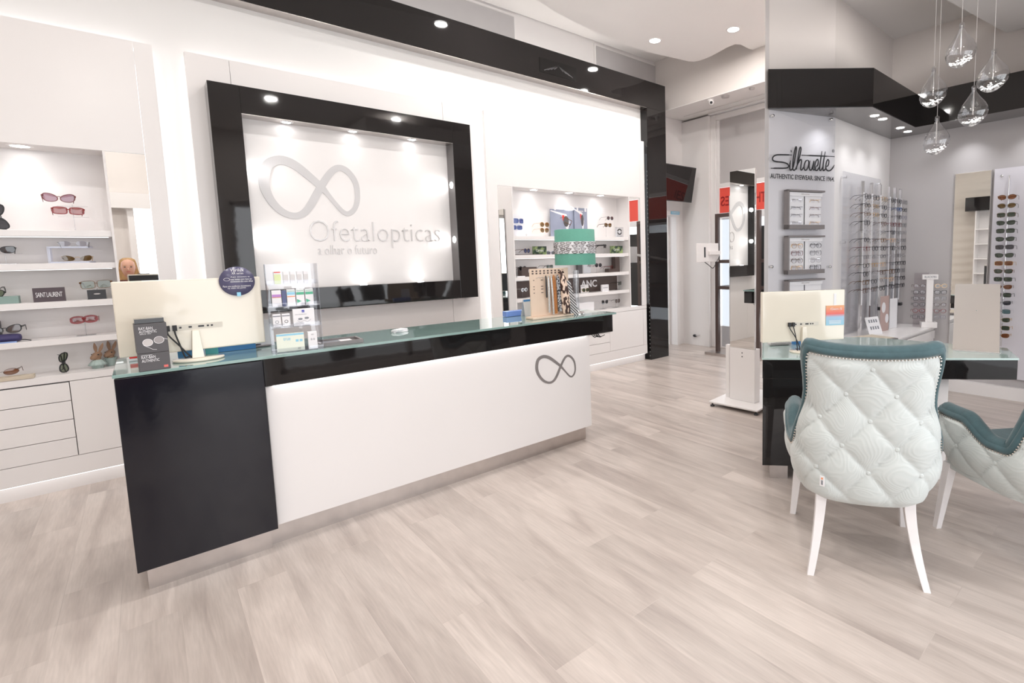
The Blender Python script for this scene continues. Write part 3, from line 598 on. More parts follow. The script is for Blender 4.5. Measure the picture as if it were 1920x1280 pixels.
# loose things near the monitor
p = onZ(CT, 487, 650); t = thing('clipboard', 'grey pen tray with papers beside the clear rack', 'tray', (p.x-.03, p.y+.02, CT), .12); M = wm(t)
MB(M).box(-.085, .075, -.045, .045, 0, .008).build('tray_board', GREYT, t, bevel=.003); MB(M).box(-.06, .05, -.02, .03, .008, .011).build('paper_slip', PAPER, t); MB(M).tube([(-.06, -.03, .014), (.05, -.022, .014)], .0035, 8).build('pen', DARK, t)
p = onZ(CT, 440, 652); carton('blue card box behind the monitor stand', (p.x, 3.26, CT), .16, .03, .05, 0, BLUEP)
p = onZ(CT, 345, 672); carton('bright blue flat box under the cream monitor', (p.x+.03, 3.2, CT), .10, .03, .045, 0, mat('bright_blue', (.10, .32, .62), .5))
p = onZ(CT, 400, 655); carton('small teal box beside the monitor neck', (p.x-.02, 3.2, CT), .05, .03, .045, 0, mat('bright_teal', (.08, .42, .42), .5))
p = onZ(CT, 243, 680); carton('small red and white packet on the counter corner', (p.x+.02, p.y+.06, CT+.012), .04, .02, .02, 0, REDP); carton('small white packet under the red one on the counter corner', (p.x+.02, p.y+.06, CT), .045, .03, .011, 0, PAPER)
p = onY(3.2, 492, 620); t = thing('price_list', 'upright white price list sheet behind the clear rack', 'paper', (p.x, 3.28, CT)); MB().box(p.x-.02, p.x+.06, 3.278, 3.28, CT, CT+.145).build('sheet', PAPER, t)
# white sheet left of rack leaning
p = onZ(CT, 430, 660); t = thing('paper_sheet', 'white sheet hanging below the cream monitor', 'paper', (p.x, p.y+.13, CT)); MB().box(p.x-.0, p.x+.10, p.y+.128, p.y+.13, CT, CT+.06).build('sheet', PAPER, t)
# tray with brochure
p0 = onZ(CT, 606, 652); p1 = onZ(CT, 668, 634); t = thing('brochure_tray', 'grey leather tray holding a brochure beside the clear rack', 'tray', (.76, 3.05, CT), -.05); M = wm(t)
b = MB(M); b.box(-.12, .10, -.075, .085, 0, .006); b.box(-.12, .10, -.075, -.063, .006, .02); b.box(-.12, .10, .073, .085, .006, .02); b.box(.088, .10, -.063, .073, .006, .02); b.box(-.12, -.108, -.063, .073, .006, .02); b.build('tray_body', GREYT, t)
MB(M).box(-.10, .06, -.05, .06, .007, .012).build('brochure', PAPER, t); MB(M).box(-.09, .0, -.04, .05, .0125, .0135).build('brochure_photo', PRINT, t)
p = onZ(CT, 750, 622)
for i in range(4):
    t = thing('business_card', 'white card, %s from the bottom of the small counter pile' % ORD[i], 'card', (p.x+.004*(i % 2), p.y+.01, CT+.0045*i), .2*i, 'business cards in a pile'); MB(wm(t)).box(-.042, .042, -.026, .026, 0, .004).build('card_sheet', PAPER, t)
# blue tray
p = onZ(CT, 970, 592); t = thing('blue_tray', 'translucent blue block tray on the glass counter top', 'tray', (p.x, p.y+.02, CT), 0); MB(wm(t)).box(-.10, .08, -.03, .03, .0, .042).build('tray_body', BLUES, t, bevel=.004)
# leaflet stand with blue leaflet
p = onZ(CT, 994, 592); t = thing('leaflet_tent', 'folded blue and white leaflet standing beside the wooden chain rack', 'leaflet', (p.x+.0, p.y+.03, CT), .1); M = wm(t)
b = MB(M); b.add([(-.045, -.02, 0), (.045, -.02, 0), (.045, .0, .13), (-.045, .0, .13), (-.045, .03, 0), (.045, .03, 0)], [(0, 1, 2, 3), (3, 2, 5, 4)]); b.build('folded_card', PAPER, t)
b = MB(M); b.add([(-.040, -.0135, .035), (.044, -.0135, .035), (.044, -.001, .125), (-.040, -.001, .125)], [(0, 1, 2, 3)]); b.build('blue_print', BLUEP, t)

# wooden chain rack with eyewear chains
pa = onZ(CT, 1006, 600); pb = onZ(CT, 1080, 592)
cx = (pa.x+pb.x)/2; cy = pa.y+.06
cr = thing('chain_rack', 'birch pegboard rack for eyewear chains on the counter end', 'display rack', (cx+.02, cy+.01, CT), -.02); MC = wm(cr) @ Matrix.Diagonal((1, 1, 1.32, 1))
MB(MC).box(-.20, .165, -.05, .05, 0, .012).build('rack_base', WOOD, cr, bevel=.002)
MB(MC).box(-.18, .16, .0, .012, .012, .275).build('pegboard', WOOD, cr, bevel=.002)
b = MB(MC)
for i in range(9):
    for z in (.245, .258): b.box(-.165+i*.033, -.150+i*.033, -.001, 0, z, z+.008)
for z in (.21, .175, .16, .14): b.box(-.155, -.145, -.001, 0, z, z+.004); b.box(-.09, -.07, -.001, 0, z, z+.004)
b.build('peg_holes', BROWN, cr)
for i, x in enumerate((-.13, -.10, -.075, -.04, .0, .045, .09)):
    MB(MC).tube([(x, 0, .222), (x+.006, -.03, .228)], .003, 6).build('peg', CHROME, cr)
def chain(label, x, w_, z0, mt, lean=0, y=-.03, n=3):
    t = thing('eyewear_chain', label, 'eyewear chain', MC @ Vector((x, y, .23)), 0, 'eyewear chains on the birch rack'); b = MB(MC)
    for k in range(n):
        q = x+(k-(n-1)/2)*w_/n
        b.tube(smooth_closed([(x, y, .236), (q, y-.004, .2), (q+lean*.5, y-.005, .12), (q+lean, y-.004, z0)], 4, False), w_/n*.62, 6)
    b.build('strand', mt, t); return t
chain('thin silver chain beside the empty pegs', -.045, .016, .03, SILCH); chain('short dark chain hanging high on the birch rack', -.065, .012, .13, DARK, n=2)
chain('long silver chain looping down beside the amber one', -.022, .014, .018, SILCH, .01, -.036)
chain('amber beaded chain on the birch rack', .004, .026, .02, AMBER, .008); chain('silver grey patterned strap beside the amber chain', .040, .028, .03, BWLACE, .01)
chain('black and white strap behind the leopard strap', .125, .04, .06, BWLACE, .02, .02)
t = thing('eyewear_strap', 'wide leopard print strap hanging on the birch rack', 'strap', MC @ Vector((.085, -.04, .23)), 0)
b = MB(MC); b.tube(smooth_closed([(.075, -.03, .262), (.078, -.042, .21), (.088, -.048, .13), (.098, -.045, .02)], 4, False), [.012, .016, .02, .024, .026, .028, .03, .032, .034, .035, .035, .034, .032], 10); b.build('fabric', LEOP, t)
t = thing('striped_strap', 'black and white diagonally striped strap at the rack end', 'strap', MC @ Vector((.15, -.02, .2)), 0)
b = MB(MC); b.add([(.120, -.035, .20), (.150, -.035, .20), (.215, -.05, .0), (.130, -.05, .0), (.120, -.02, .20), (.150, -.02, .20), (.215, -.03, .0), (.130, -.03, .0)], [(0, 3, 2, 1), (4, 5, 6, 7), (0, 1, 5, 4), (1, 2, 6, 5), (2, 3, 7, 6), (3, 0, 4, 7)]); b.build('fabric', STRIPE, t)

# table lamp with teal shade
lp = thing('table_lamp', 'table lamp with teal drum shade and band of printed eyeglasses', 'lamp', (2.46, 3.10, CT))
MB().lathe([(.060, 0), (.060, .012), (.02, .02), (.012, .05)], 28, (2.46, 3.10, CT)).build('lamp_base', CHROME, lp)
MB().lathe([(.022, .02), (.022, .34)], 16, (2.46, 3.10, CT)).build('stem', clear('crystal_stem', (.85, .86, .88), 1.6, .05, .15), lp)
zl0, zl1 = 1.365, 1.632; R_ = .158
b = MB(); b.lathe([(R_, zl0), (R_-.004, zl1), (R_-.007, zl1), (R_-.004, zl0), (R_, zl0)], 56, (2.46, 3.10, 0), caps=False); sh = b.build('lamp_shade', TEALS, lp)
zb0, zb1 = zl0+.085, zl0+.175
MB().lathe([(R_+.0015, zb0), (R_+.0010, zb1)], 56, (2.46, 3.10, 0), caps=False).build('shade_band', PAPER, sh)
bb = MB()
ROWS = 4
for r in range(ROWS):
    zc = zb0+.012+r*.0225; off = 0
    for k in range(9):
        th0 = 2*PI*k/9+(r % 2)*.10
        for s_ in (-1, 1):
            P_ = []
            for q in range(14):
                a_ = q*2*PI/14; ang = th0+s_*.150+math.cos(a_)*.120; zz = zc+(math.sin(a_)*.0095 if math.sin(a_) < 0 else math.sin(a_)*.0055)
                P_.append((2.46+(R_+.004)*math.cos(ang), 3.10+(R_+.004)*math.sin(ang), zz))
            n_ = Vector((math.cos(th0+s_*.150), math.sin(th0+s_*.150), 0)); ribbon(bb, P_, .0034 if (k+r) % 3 else .005, True, n_, .0012)
        for s_ in (-1, 1):
            a0 = th0+s_*.270; a1 = th0+s_*.325
            ribbon(bb, [(2.46+(R_+.004)*math.cos(a0), 3.10+(R_+.004)*math.sin(a0), zc+.005), (2.46+(R_+.004)*math.cos(a1), 3.10+(R_+.004)*math.sin(a1), zc+.003)], .002, False, (math.cos(a0), math.sin(a0), 0), .0006)
bb.build('printed_eyeglasses', BROWN, sh)
# ------------------------------------------------------------------ eyewear
def rim_pts(cx, w_, h, shape, s):
    P_ = []; n = 28
    for i in range(n):
        a = 2*PI*i/n; c, d = math.cos(a), math.sin(a)
        e = {'round': 2, 'rect': 5, 'square': 4, 'way': 3, 'cat': 2.4, 'aviator': 2.3, 'oval': 2}[shape]
        k = (abs(c)**e+abs(d)**e)**(-1/e); x = c*k*w_/2; z = d*k*h/2
        if shape == 'way': x *= 1+.10*(z/(h/2)); z += .08*h*(s*x/(w_/2))*(z > 0)
        if shape == 'cat': z += .22*h*(s*x/(w_/2))*(.5+.5*z/(h/2)); x *= 1+.08*(z/h)
        if shape == 'aviator': x -= s*(.10*w_)*(-(z/(h/2))) if z < 0 else 0; x *= 1-.10*max(0, -z/(h/2)); 
        P_.append((cx+x, z))
    return P_
PROTO = {}
def eyewear(frame, lens_, shape='way', lw=.052, lh=.038, rim=.004, gap=.018, temple=.0045, tip=None, wrap=0, fold=False, simple=False):
    key = (frame, lens_, shape, lw, lh, rim, gap, temple, wrap, fold, simple)
    if key in PROTO: return PROTO[key]
    name = 'sunglasses' if lens_ not in ('clear',) else 'eyeglasses'
    t = thing(name, 'x', name, (0, 0, 0)); b = MB(); cxs = lw/2+gap/2
    def bend(x): return wrap*x*x*8
    for s in (-1, 1):
        P_ = rim_pts(s*cxs, lw, lh, shape, s); n = len(P_); rs = []
        cx_, cz_ = s*cxs, 0
        if rim > 0:
            for x, z in P_:
                dx, dz = x-cx_, z-cz_; L_ = math.hypot(dx, dz) or 1; ux, uz = dx/L_, dz/L_; y = bend(x)
                rs.append([(x, y-.0018, z), (x+ux*rim, y-.0018, z+uz*rim), (x+ux*rim, y+.0018, z+uz*rim), (x, y+.0018, z)])
            b.rings(rs, True, False, False)
        q = MB(); q.add([(cx_, bend(cx_)-.0010, 0)]+[(x, bend(x), z) for x, z in P_], [(0, 1+i, 1+(i+1) % n) for i in range(n)], True)
        q.build('lens', LG[lens_], t, local=True)
    zb = lh*.12; br = max(.0012, rim*.45)
    b.tube([(-gap/2-.001, bend(gap/2), zb), (-gap/4, -.001, zb+.0035), (gap/4, -.001, zb+.0035), (gap/2+.001, bend(gap/2), zb)], br, 6)
    hx = cxs+lw/2+rim*.6; hz = lh*.30
    for s in (-1, 1): b.tube([(s*(hx-.004), bend(hx-.004), hz), (s*(hx+.003), bend(hx)+.003, hz)], max(.0014, temple*.6), 6)
    b.build('frame_front', FR[frame], t, local=True)
    for s in (-1, 1):
        q = MB(); tw = temple
        if fold: pts_ = [(s*(hx+.003), bend(hx)+.003, hz), (s*hx*.4, .010+.004*s, hz-.002), (-s*hx*.7, .016+.004*s, hz-.006), (-s*(hx-.01), .02+.004*s, hz-.022)]
        else: pts_ = [(s*(hx+.003), bend(hx)+.003, hz), (s*(hx+.004), .05, hz), (s*(hx+.002), .095, hz-.001), (s*(hx-.001), .118, hz-.012), (s*(hx-.004), .138, hz-.032)]
        rs = []
        for i, p_ in enumerate(pts_):
            hh = tw*(1.0-.25*i/4)/2 if tw > .003 else tw/2; th = .0014
            x, y, z = p_
            if fold: rs.append([(x, y-th, z-hh), (x, y+th, z-hh), (x, y+th, z+hh), (x, y-th, z+hh)])
            else: rs.append([(x-th, y, z-hh), (x+th, y, z-hh), (x+th, y, z+hh), (x-th, y, z+hh)])
        q.rings(rs, False, True, False); q.build('temple', FR[tip or frame], t, local=True)
    PROTO[key] = [t, False]; return PROTO[key]
USED = {}
def place(pr, loc, rz=0, rx=0, ry=0, label='', group=None, s=1.0, cat=None):
    o = pr[0]
    if pr[1]: o = copy_tree(pr[0])
    pr[1] = True
    o.matrix_world = Matrix.Translation(loc) @ Matrix.Rotation(rz, 4, 'Z') @ Matrix.Rotation(rx, 4, 'X') @ Matrix.Rotation(ry, 4, 'Y') @ Matrix.Scale(s, 4)
    o['label'] = label
    if group: o['group'] = group
    elif 'group' in o: del o['group']
    return o
SW = clear('clear_stand', (.90, .90, .91), 1.45, .05, .10)
def stand(label, x, y, z, hs, w_=.12, two=False):
    t = thing('eyewear_stand', label, 'stand', (x, y, z), group='clear eyewear stands')
    MB().box(x-.045, x+.045, y-.03, y+.03, z, z+.003).build('stand_foot', SW, t)
    b = MB()
    b.tube([(x, y, z), (x, y, z+max(hs)+.01)], .0022, 6)
    b.build('stand_post', SW, t)
    for h in hs: MB().tube([(x-w_/2, y+.004, z+h), (x+w_/2, y+.004, z+h)], .0014, 5).build('cross_bar', SW, t)
    return t
GL = 'sunglasses in the wall cabinet behind the monitor'; GR = 'sunglasses in the wall cabinet beside the post'
SY = 4.80   # where the eyewear on the shelves stands
def atS(x, y, Y=SY): return onY(Y, x, y)
# --- niche behind the monitor
z1, z2, z3, z4 = ZSH; z5 = .758
p = atS(136, 400, 4.78); q = atS(108, 371, 4.86)
stand('clear two tier stand under the pink and red sunglasses', p.x+.0, 4.83, z1, [.09, .16], .14)
place(eyewear('burgundy', 'pink', 'cat', .060, .044, .0045, .016, .009), (q.x+.01, 4.80, onY(4.80, 110, 371).z), .10, .03, .02, 'burgundy cat-eye sunglasses with pink lenses on the upper tier of a clear stand', GL)
place(eyewear('red', 'rose', 'rect', .056, .036, .0065, .018, .009), (onY(4.765, 128, 395).x, 4.765, onY(4.765, 128, 395).z), .10, .02, .02, 'red rectangular sunglasses on the lower tier of a clear stand', GL)
p = atS(3, 408); place(eyewear('black', 'grey', 'cat', .062, .055, .006, .016, .008), (p.x-.012, 4.80, z1+.080), .5, 0, PI/2-.12, 'large black sunglasses standing on end on the top shelf', GL)
p = atS(25, 421, 4.85); t = thing('eyewear_cloth', 'small dark nameplate lying on the top shelf', 'nameplate', (p.x, 4.85, z1)); MB(wm(t)).box(-.03, .03, -.01, .01, 0, .004).build('plate', DGREY, t)
p = atS(16, 468); stand('clear stand under the dark clubmaster sunglasses', p.x-.02, 4.83, z2, [.065], .14)
place(eyewear('black', 'grey', 'way', .056, .038, .003, .018, .006), (p.x-.040, 4.80, z2+.088), .12, 0, 0, 'dark grey sunglasses with heavy brow on a clear stand', GL)
# C shaped riser
p0 = atS(87, 462, 4.76); p1 = atS(168, 490, 4.76); t = thing('shelf_riser', 'lavender clear C-shaped riser on the second shelf', 'riser', (p0.x+.06, 4.80, z2))
MB().box(p0.x, p0.x+.205, 4.755, 4.86, z2, z2+.010).build('riser_foot', ACRYLT, t); MB().box(p0.x, p0.x+.012, 4.755, 4.86, z2+.0105, z2+.096).build('riser_side', ACRYLT, t); MB().box(p0.x, p0.x+.20, 4.755, 4.86, z2+.0965, z2+.106).build('riser_top', ACRYLT, t)
place(eyewear('silver', 'pale', 'oval', .056, .034, 0, .022, .002, tip='black'), (p0.x+.115, 4.79, z2+.124), .02, 0, 0, 'rimless pale sunglasses lying on top of the clear riser', GL)
place(eyewear('gold', 'gold', 'cat', .056, .034, 0, .022, .002), (p0.x+.125, 4.79, z2+.030), .02, .05, 0, 'rimless bronze sunglasses inside the clear riser', GL)
# third shelf
p = atS(24, 565, 4.77); t, M = carton('sage green eyewear box lying on the third shelf', (p.x-.075, 4.80, z3), .20, .07, .045, .0, SAGE, name='eyewear_box')
place(eyewear('black', 'palegreen', 'square', .058, .040, .004, .016, .008), (p.x-.095, 4.78, z3+.085), .15, .35, .42, 'black sunglasses with pale green lenses leaning on a sage box', GL)
a0 = atS(61, 548, 4.77); a1 = atS(125, 565, 4.77)
t = thing('brand_plaque', 'dark brand plaque with white serif lettering on the third shelf', 'plaque', (a0.x+.075, 4.77, z3)); W_ = a1.x-a0.x-.002
MB().box(a0.x, a0.x+W_, 4.765, 4.785, z3, z3+.088).build('plaque_body', mat('plum_black', (.075, .05, .06), .4), t)
text('lettering', 'SAINT LAURENT', t, PAPER, (a0.x+W_/2, 4.7645, z3+.030), (1, 0, 0), (0, 0, 1), W_*.83, .030, .001, 'C', spacing=.85)
p = atS(180, 530); t = thing('brand_plaque', 'small black plaque with white oval mark under the green sunglasses', 'plaque', (p.x, 4.78, z3)); MB().box(p.x-.045, p.x+.042, 4.775, 4.785, z3, z3+.062).build('plaque_body', DARK, t)
mb = MB(); mb.ball((p.x, 4.7745, z3+.035), .016, 8, (1, .03, .25)); mb.build('oval_mark', SILVER, t)
stand('clear stand behind the small black plaque', p.x, 4.83, z3, [.065], .16)
place(eyewear('tortoise', 'palegreen', 'rect', .062, .046, .004, .014, .012), (p.x, 4.79, z3+.097), -.05, 0, -.03, 'wide tortoise sunglasses with pale green lenses above a small plaque', GL)
# fourth shelf
p = atS(158, 601); stand('slim clear stand under the red sunglasses', p.x, 4.83, z4, [.085], .14)
place(eyewear('red', 'rose', 'square', .046, .028, .012, .014, .006), (p.x, 4.80, z4+.108), -.03, 0, -.04, 'thick red rounded sunglasses on a slim clear stand', GL)
p = atS(25, 638); t = thing('eyewear_case', 'dark purple velvet eyewear case on the fourth shelf', 'case', (p.x-.08, 4.80, z4))
b = MB(); b.rings([[(x, 4.80+.045*math.cos(a)*k, z4+.026+.026*math.sin(a)*k) for a in [2*PI*q/16 for q in range(16)]] for x, k in ((p.x-.2, 1), (p.x, 1), (p.x+.020, .93), (p.x+.032, .75), (p.x+.036, .3))]); b.build('case_shell', BLUCASE, t)
b = MB(); b.tube([(p.x+.035, 4.79, z4+.012), (p.x+.05, 4.785, z4+.010), (p.x+.075, 4.78, z4+.003)], .003, 6); b.build('zip_pull', DARK, t)
t = thing('microfibre_cloth', 'light blue cloth under the purple eyewear case', 'cloth', (p.x-.08, 4.76, z4)); MB().box(p.x-.16, p.x+.02, 4.742, 4.755, z4, z4+.008).build('folded_cloth', LBLUE, t)
place(eyewear('black', 'taupe', 'cat', .056, .042, .005, .018, .009), (p.x-.025, 4.775, z4+.082), -.05, 0, -.02, 'dark taupe cat-eye sunglasses resting on the purple case', GL)
p = atS(1, 604); carton('upright dark eyewear box at the frame edge of the fourth shelf', (p.x-.045, 4.87, z4), .07, .03, .13, 0, DGREY, name='eyewear_box')
# worktop
p = onZ(z5, 40, 712); t, M = carton('sand coloured display block on the cabinet worktop', (p.x-.06, p.y+.05, z5), .22, .07, .022, .0, STONE, name='display_block', cat='block', bev=.002)
place(eyewear('brown', 'brown', 'oval', .060, .036, .002, .018, .005), (p.x-.075, p.y+.015, z5+.052), .0, 0, -.12, 'brown oval sunglasses with bronze gradient lenses on the sand block', GL)
p = onZ(z5, 121, 700); place(eyewear('black', 'palegreen', 'cat', .052, .046, .006, .016, .008, fold=True), (p.x, p.y+.02, z5+.068), .9, .1, PI/2-.06, 'black cat-eye sunglasses with green lenses balanced on end on the worktop', GL)
def rabbit(label, px, py, skirt, rz):
    p = onZ(z5, px, py); M = Matrix.Translation((p.x, p.y+.02, z5)) @ Matrix.Rotation(rz, 4, 'Z'); t = thing('rabbit_figurine', label, 'figurine', M=M, group='rabbit head figurines')
    if skirt:
        b = MB(M); n = 40; rs = []
        for r_, z in ((.028, 0), (.030, .016), (.046, .020), (.040, .032), (.026, .052), (.016, .058)):
            rs.append([((r_*(1+.06*math.cos(q*PI/2)*(z > .015))*math.cos(2*PI*q/n)), r_*(1+.06*math.cos(q*PI/2)*(z > .015))*math.sin(2*PI*q/n), z) for q in range(n)])
        b.rings(rs); b.build('collar', CERAM, t)
    else:
        b = MB(M); b.lathe([(.024, 0), (.028, .02), (.031, .045), (.032, .052), (.016, .055)], 24); b.build('collar', CERAM, t)
        b = MB(M)
        for q in range(10): a = q*2*PI/10; b.ball((.031*math.cos(a), .031*math.sin(a), .053), .007, 5, (1, 1, .5))
        b.build('ruffle', CERAM, t)
    b = MB(M); rs = []
    for x, r_, z in ((.024, .006, .086), (.018, .020, .088), (.006, .027, .085), (-.010, .024, .082), (-.024, .017, .076), (-.033, .013, .072), (-.038, .006, .070)):
        rs.append([(x, r_*math.cos(a), z+r_*.95*math.sin(a)) for a in [2*PI*q/14 for q in range(14)]])
    b.rings(rs); b.lathe([(.018, .05), (.020, .07)], 14); b.build('head', RABBIT, t)
    for s in (-1, 1):
        b = MB(M); rs = []
        for k in range(8):
            v = k/7; cx_ = .008+.012*v; cy_ = s*(.012+.020*v); cz_ = .105+.062*v; r_ = .0135*math.sin(PI*(.12+.86*v))**.8
            rs.append([(cx_+.35*r_*math.cos(a), cy_+r_*math.sin(a), cz_) for a in [2*PI*q/12 for q in range(12)]])
        b.rings(rs); b.build('ear', RABBIT, t)
        c = MB(M); c.ball((-.010, s*.0235, .092), .0042, 6); c.build('eye', DARK, t)
    return t
rabbit('brown rabbit head figurine with pale green flared collar', 184, 690, True, .75)
rabbit('brown rabbit head figurine with pale green ruffled pot collar', 209, 685, False, .75)

# --- niche beside the black post
def sg_(x, y, zs_, fr, ln, sh, lab, lw=.052, lh=.040, rim=.003, tm=.004, rz=.0, hs=None, Y=4.80, dz=0, fold=False, standl=None, wrap=0):
    p = onY(Y, x, y); z = p.z+dz
    place(eyewear(fr, ln, sh, lw, lh, rim, .018, tm, fold=fold, wrap=wrap), (p.x, Y, z), rz, 0, 0, lab, GR)
    if standl: stand(standl, p.x, Y+.04, zs_, [max(.01, z-zs_-.015)], .12)
RZ = .35
sg_(973, 414, z1, 'blue', 'blue', 'rect', 'blue mirrored shield sunglasses on the white backed holder', .066, .044, .004, .006, .1, wrap=.6)
sg_(969, 426.5, z1, 'blue', 'blue', 'rect', 'second pair of blue mirrored sunglasses low on the white holder', .060, .040, .004, .006, .1)
p = onY(4.86, 972, 420); t = thing('eyewear_holder', 'white backed holder for the blue mirrored sunglasses', 'holder', (p.x, 4.88, z1)); MB().box(p.x-.1, p.x+.17, 4.875, 4.885, z1, z1+.245).build('backing_card', PAPER, t); face(Matrix.Translation((p.x, 4.88, z1)), 'D', .11, .01, .015, .018, -.0055, t, DARK)
sg_(1021, 421, z1, 'gold', 'gold', 'round', 'upper round bronze sunglasses in front of the poster', .058, .050, .002, .003, .15)
sg_(1021, 431.5, z1, 'gold', 'gold', 'aviator', 'lower bronze aviator sunglasses in front of the poster', .056, .048, .002, .003, .15)
def poster(label, x0, y0, x1, y1, Y, lean=0):
    a = onY(Y, x0, (y0+y1)/2); c = onY(Y, x1, (y0+y1)/2); zt2 = onY(Y, (x0+x1)/2, y0).z
    t = thing('poster_card', label, 'poster', ((a.x+c.x)/2, Y, z1)); w_ = c.x-a.x; h = zt2-z1
    MB().box(a.x, c.x, Y, Y+.006, z1, zt2).build('card', mat('poster_grey_blue', (.30, .33, .43), .4, noise=(4, .25)), t)
    M = Matrix.Translation((a.x, Y, z1)) @ Matrix.Diagonal((w_, 1, h, 1))
    b = MB(M); b.add([(0, -.001, .93), (.03, -.001, .96), (.62, -.001, .84), (.74, -.001, .55), (.68, -.001, .3), (.6, -.001, .28), (.5, -.001, .62), (.42, -.001, .80)], [tuple(range(8))]); b.build('printed_white_frame', PAPER, t)
    b = MB(M); b.add([(.44, -.0015, .80), (.54, -.0015, .80), (.56, -.0015, .5), (.47, -.0015, .62)], [(0, 1, 2, 3)]); b.build('printed_red_patch', REDP, t)
    b = MB(M); b.add([(.60+.11*math.cos(q*PI/8), -.002, .58+.20*math.sin(q*PI/8)) for q in range(16)], [tuple(range(16))]); b.build('printed_lens', LG['teal'] if 0 else DGREY, t)
    return t, M
poster('large grey poster card of white sport sunglasses on the top shelf', 1032, 393, 1080, 434, 4.90)
t, M = poster('narrow grey poster card with lettering above the lamp shade', 1077, 390, 1101, 430, 4.88)
face(M, 'POLICE', .5, .88, .8, .06, -.002, t, PAPER)
p = onY(4.80, 1070, 420); place(eyewear('tortoise', 'gold', 'aviator', .056, .048, .004, .018, .006), (p.x, 4.80, p.z), .9, .5, .3, 'tortoise sunglasses tilted in front of the large poster card', GR)
stand('clear stand under the tilted tortoise sunglasses', p.x, 4.85, z1, [.07], .1)
sg_(1144, 409, z1, 'grey', 'grey', 'round', 'upper dark round metal sunglasses near the cabinet end', .050, .044, .001, .003, .1)
sg_(1140, 422, z1, 'brown', 'gold', 'way', 'lower brown framed sunglasses near the cabinet end', .052, .042, .004, .005, .1, standl='two tier clear stand near the cabinet end')
p = onY(4.80, 1161.5, 434); t = thing('round_logo_plaque', 'clear plaque with round dark emblem at the top shelf end', 'plaque', (p.x, 4.80, z1)); MB().box(p.x-.07, p.x+.07, 4.80, 4.806, z1, z1+.13).build('plaque_body', SW, t)
mb = MB(); 
for a0_, a1_ in ((.15, PI-.15), (PI+.15, 2*PI-.15)): ribbon(mb, [(p.x+.032*math.cos(a0_+(a1_-a0_)*q/10), 4.7985, z1+.070+.032*math.sin(a0_+(a1_-a0_)*q/10)) for q in range(11)], .016, False, (0, -1, 0), .001)
mb.build('emblem', DARK, t); MB().box(p.x-.045, p.x+.045, 4.7985, 4.80, z1+.014, z1+.020).build('caption_line', PRINT, t)
# second shelf
sg_(988, 470, z2, 'brown', 'blue', 'aviator', 'sport sunglasses with blue mirrored lenses on the second shelf', .056, .044, .003, .005, .5)
p = onY(4.78, 995, 479); t = thing('display_mat', 'long dark mat under the blue mirrored sport sunglasses', 'mat', (p.x, 4.79, z2)); MB().box(p.x-.17, p.x+.14, 4.75, 4.83, z2, z2+.008).build('mat_sheet', BROWN, t)
for lab, x, y, Yb in (('foliage printed card beside the blue mirrored sunglasses', 1012, 471, 4.83), ('foliage printed card at the second shelf end', 1156, 469, 4.80)):
    p = onY(Yb, x, y); t = thing('brand_card', lab, 'card', (p.x, Yb, z2)); w_ = .095 if x < 1100 else .11; MB().box(p.x-w_, p.x+w_, Yb, Yb+.006, z2, z2+.095).build('card', FLORAL, t); face(Matrix.Translation((p.x, Yb, z2)), 'Carrera', 0, .035, .10, .03, -.001, t, PAPER)
sg_(1033, 474.5, z2, 'crystal', 'grey', 'way', 'clear framed grey sunglasses on the second shelf left of the lamp shade', .052, .044, .004, .006, .1)
sg_(1134, 461.5, z2, 'black', 'taupe', 'way', 'black sunglasses with broad temples above the shelf right of the lamp', .050, .042, .004, .013, .6)
stand('clear stand under the broad templed black sunglasses', onY(4.84, 1133, 470).x, 4.84, z2, [.06], .1)
# third shelf
sg_(980, 503, z3, 'black', 'grey', 'round', 'dark round sunglasses above the small black lettered box', .056, .046, .002, .004, .35)
p = onY(4.79, 993, 513); t, M = carton('small black box with white brand lettering', (p.x+.0, 4.83, z3), .20, .08, .105, 0, BROWN, name='eyewear_box'); face(M, 'BOSS', .03, .045, .085, .034, -.0405, t, PAPER)
p = onY(4.77, 978, 521); t = thing('brand_card', 'small white card in front of the black lettered box', 'card', (p.x, 4.76, z3)); MB().box(p.x-.07, p.x+.03, 4.745, 4.765, z3, z3+.012).build('card', PAPER, t)
sg_(1031, 499.5, z3, 'black', 'green', 'rect', 'black rectangular sunglasses partly behind the birch rack', .052, .034, .003, .005, .35)
sg_(1122, 497, z3, 'black', 'grey', 'round', 'grey round sunglasses just right of the lamp shade', .052, .046, .002, .003, .15, standl='clear stand right of the lamp shade')
sg_(1147, 501, z3, 'burgundy', 'taupe', 'round', 'burgundy round sunglasses resting on the dark L-shaped block', .052, .044, .002, .005, .55, dz=0)
p = onY(4.82, 1155, 508); t = thing('display_block', 'dark brown L-shaped display block on the third shelf', 'block', (p.x, 4.85, z3)); MB().box(p.x-.12, p.x+.075, 4.83, 4.90, z3, z3+.045).build('block_foot', BROWN, t); MB().box(p.x+.0, p.x+.075, 4.83, 4.90, z3+.0455, z3+.225).build('block_upright', BROWN, t)
p = onY(4.85, 1089, 505); carton('dark upright box behind the lamp stem', (p.x, 4.88, z3), .07, .04, .16, 0, DGREY, name='eyewear_box')
t = thing('eyewear_holder', 'clear holder right of the dark upright box', 'holder', (onY(4.84, 1103, 505).x, 4.86, z3)); M = wm(t); MB(M).box(-.06, .06, 0, .004, 0, .12).build('holder_back', SW, t)
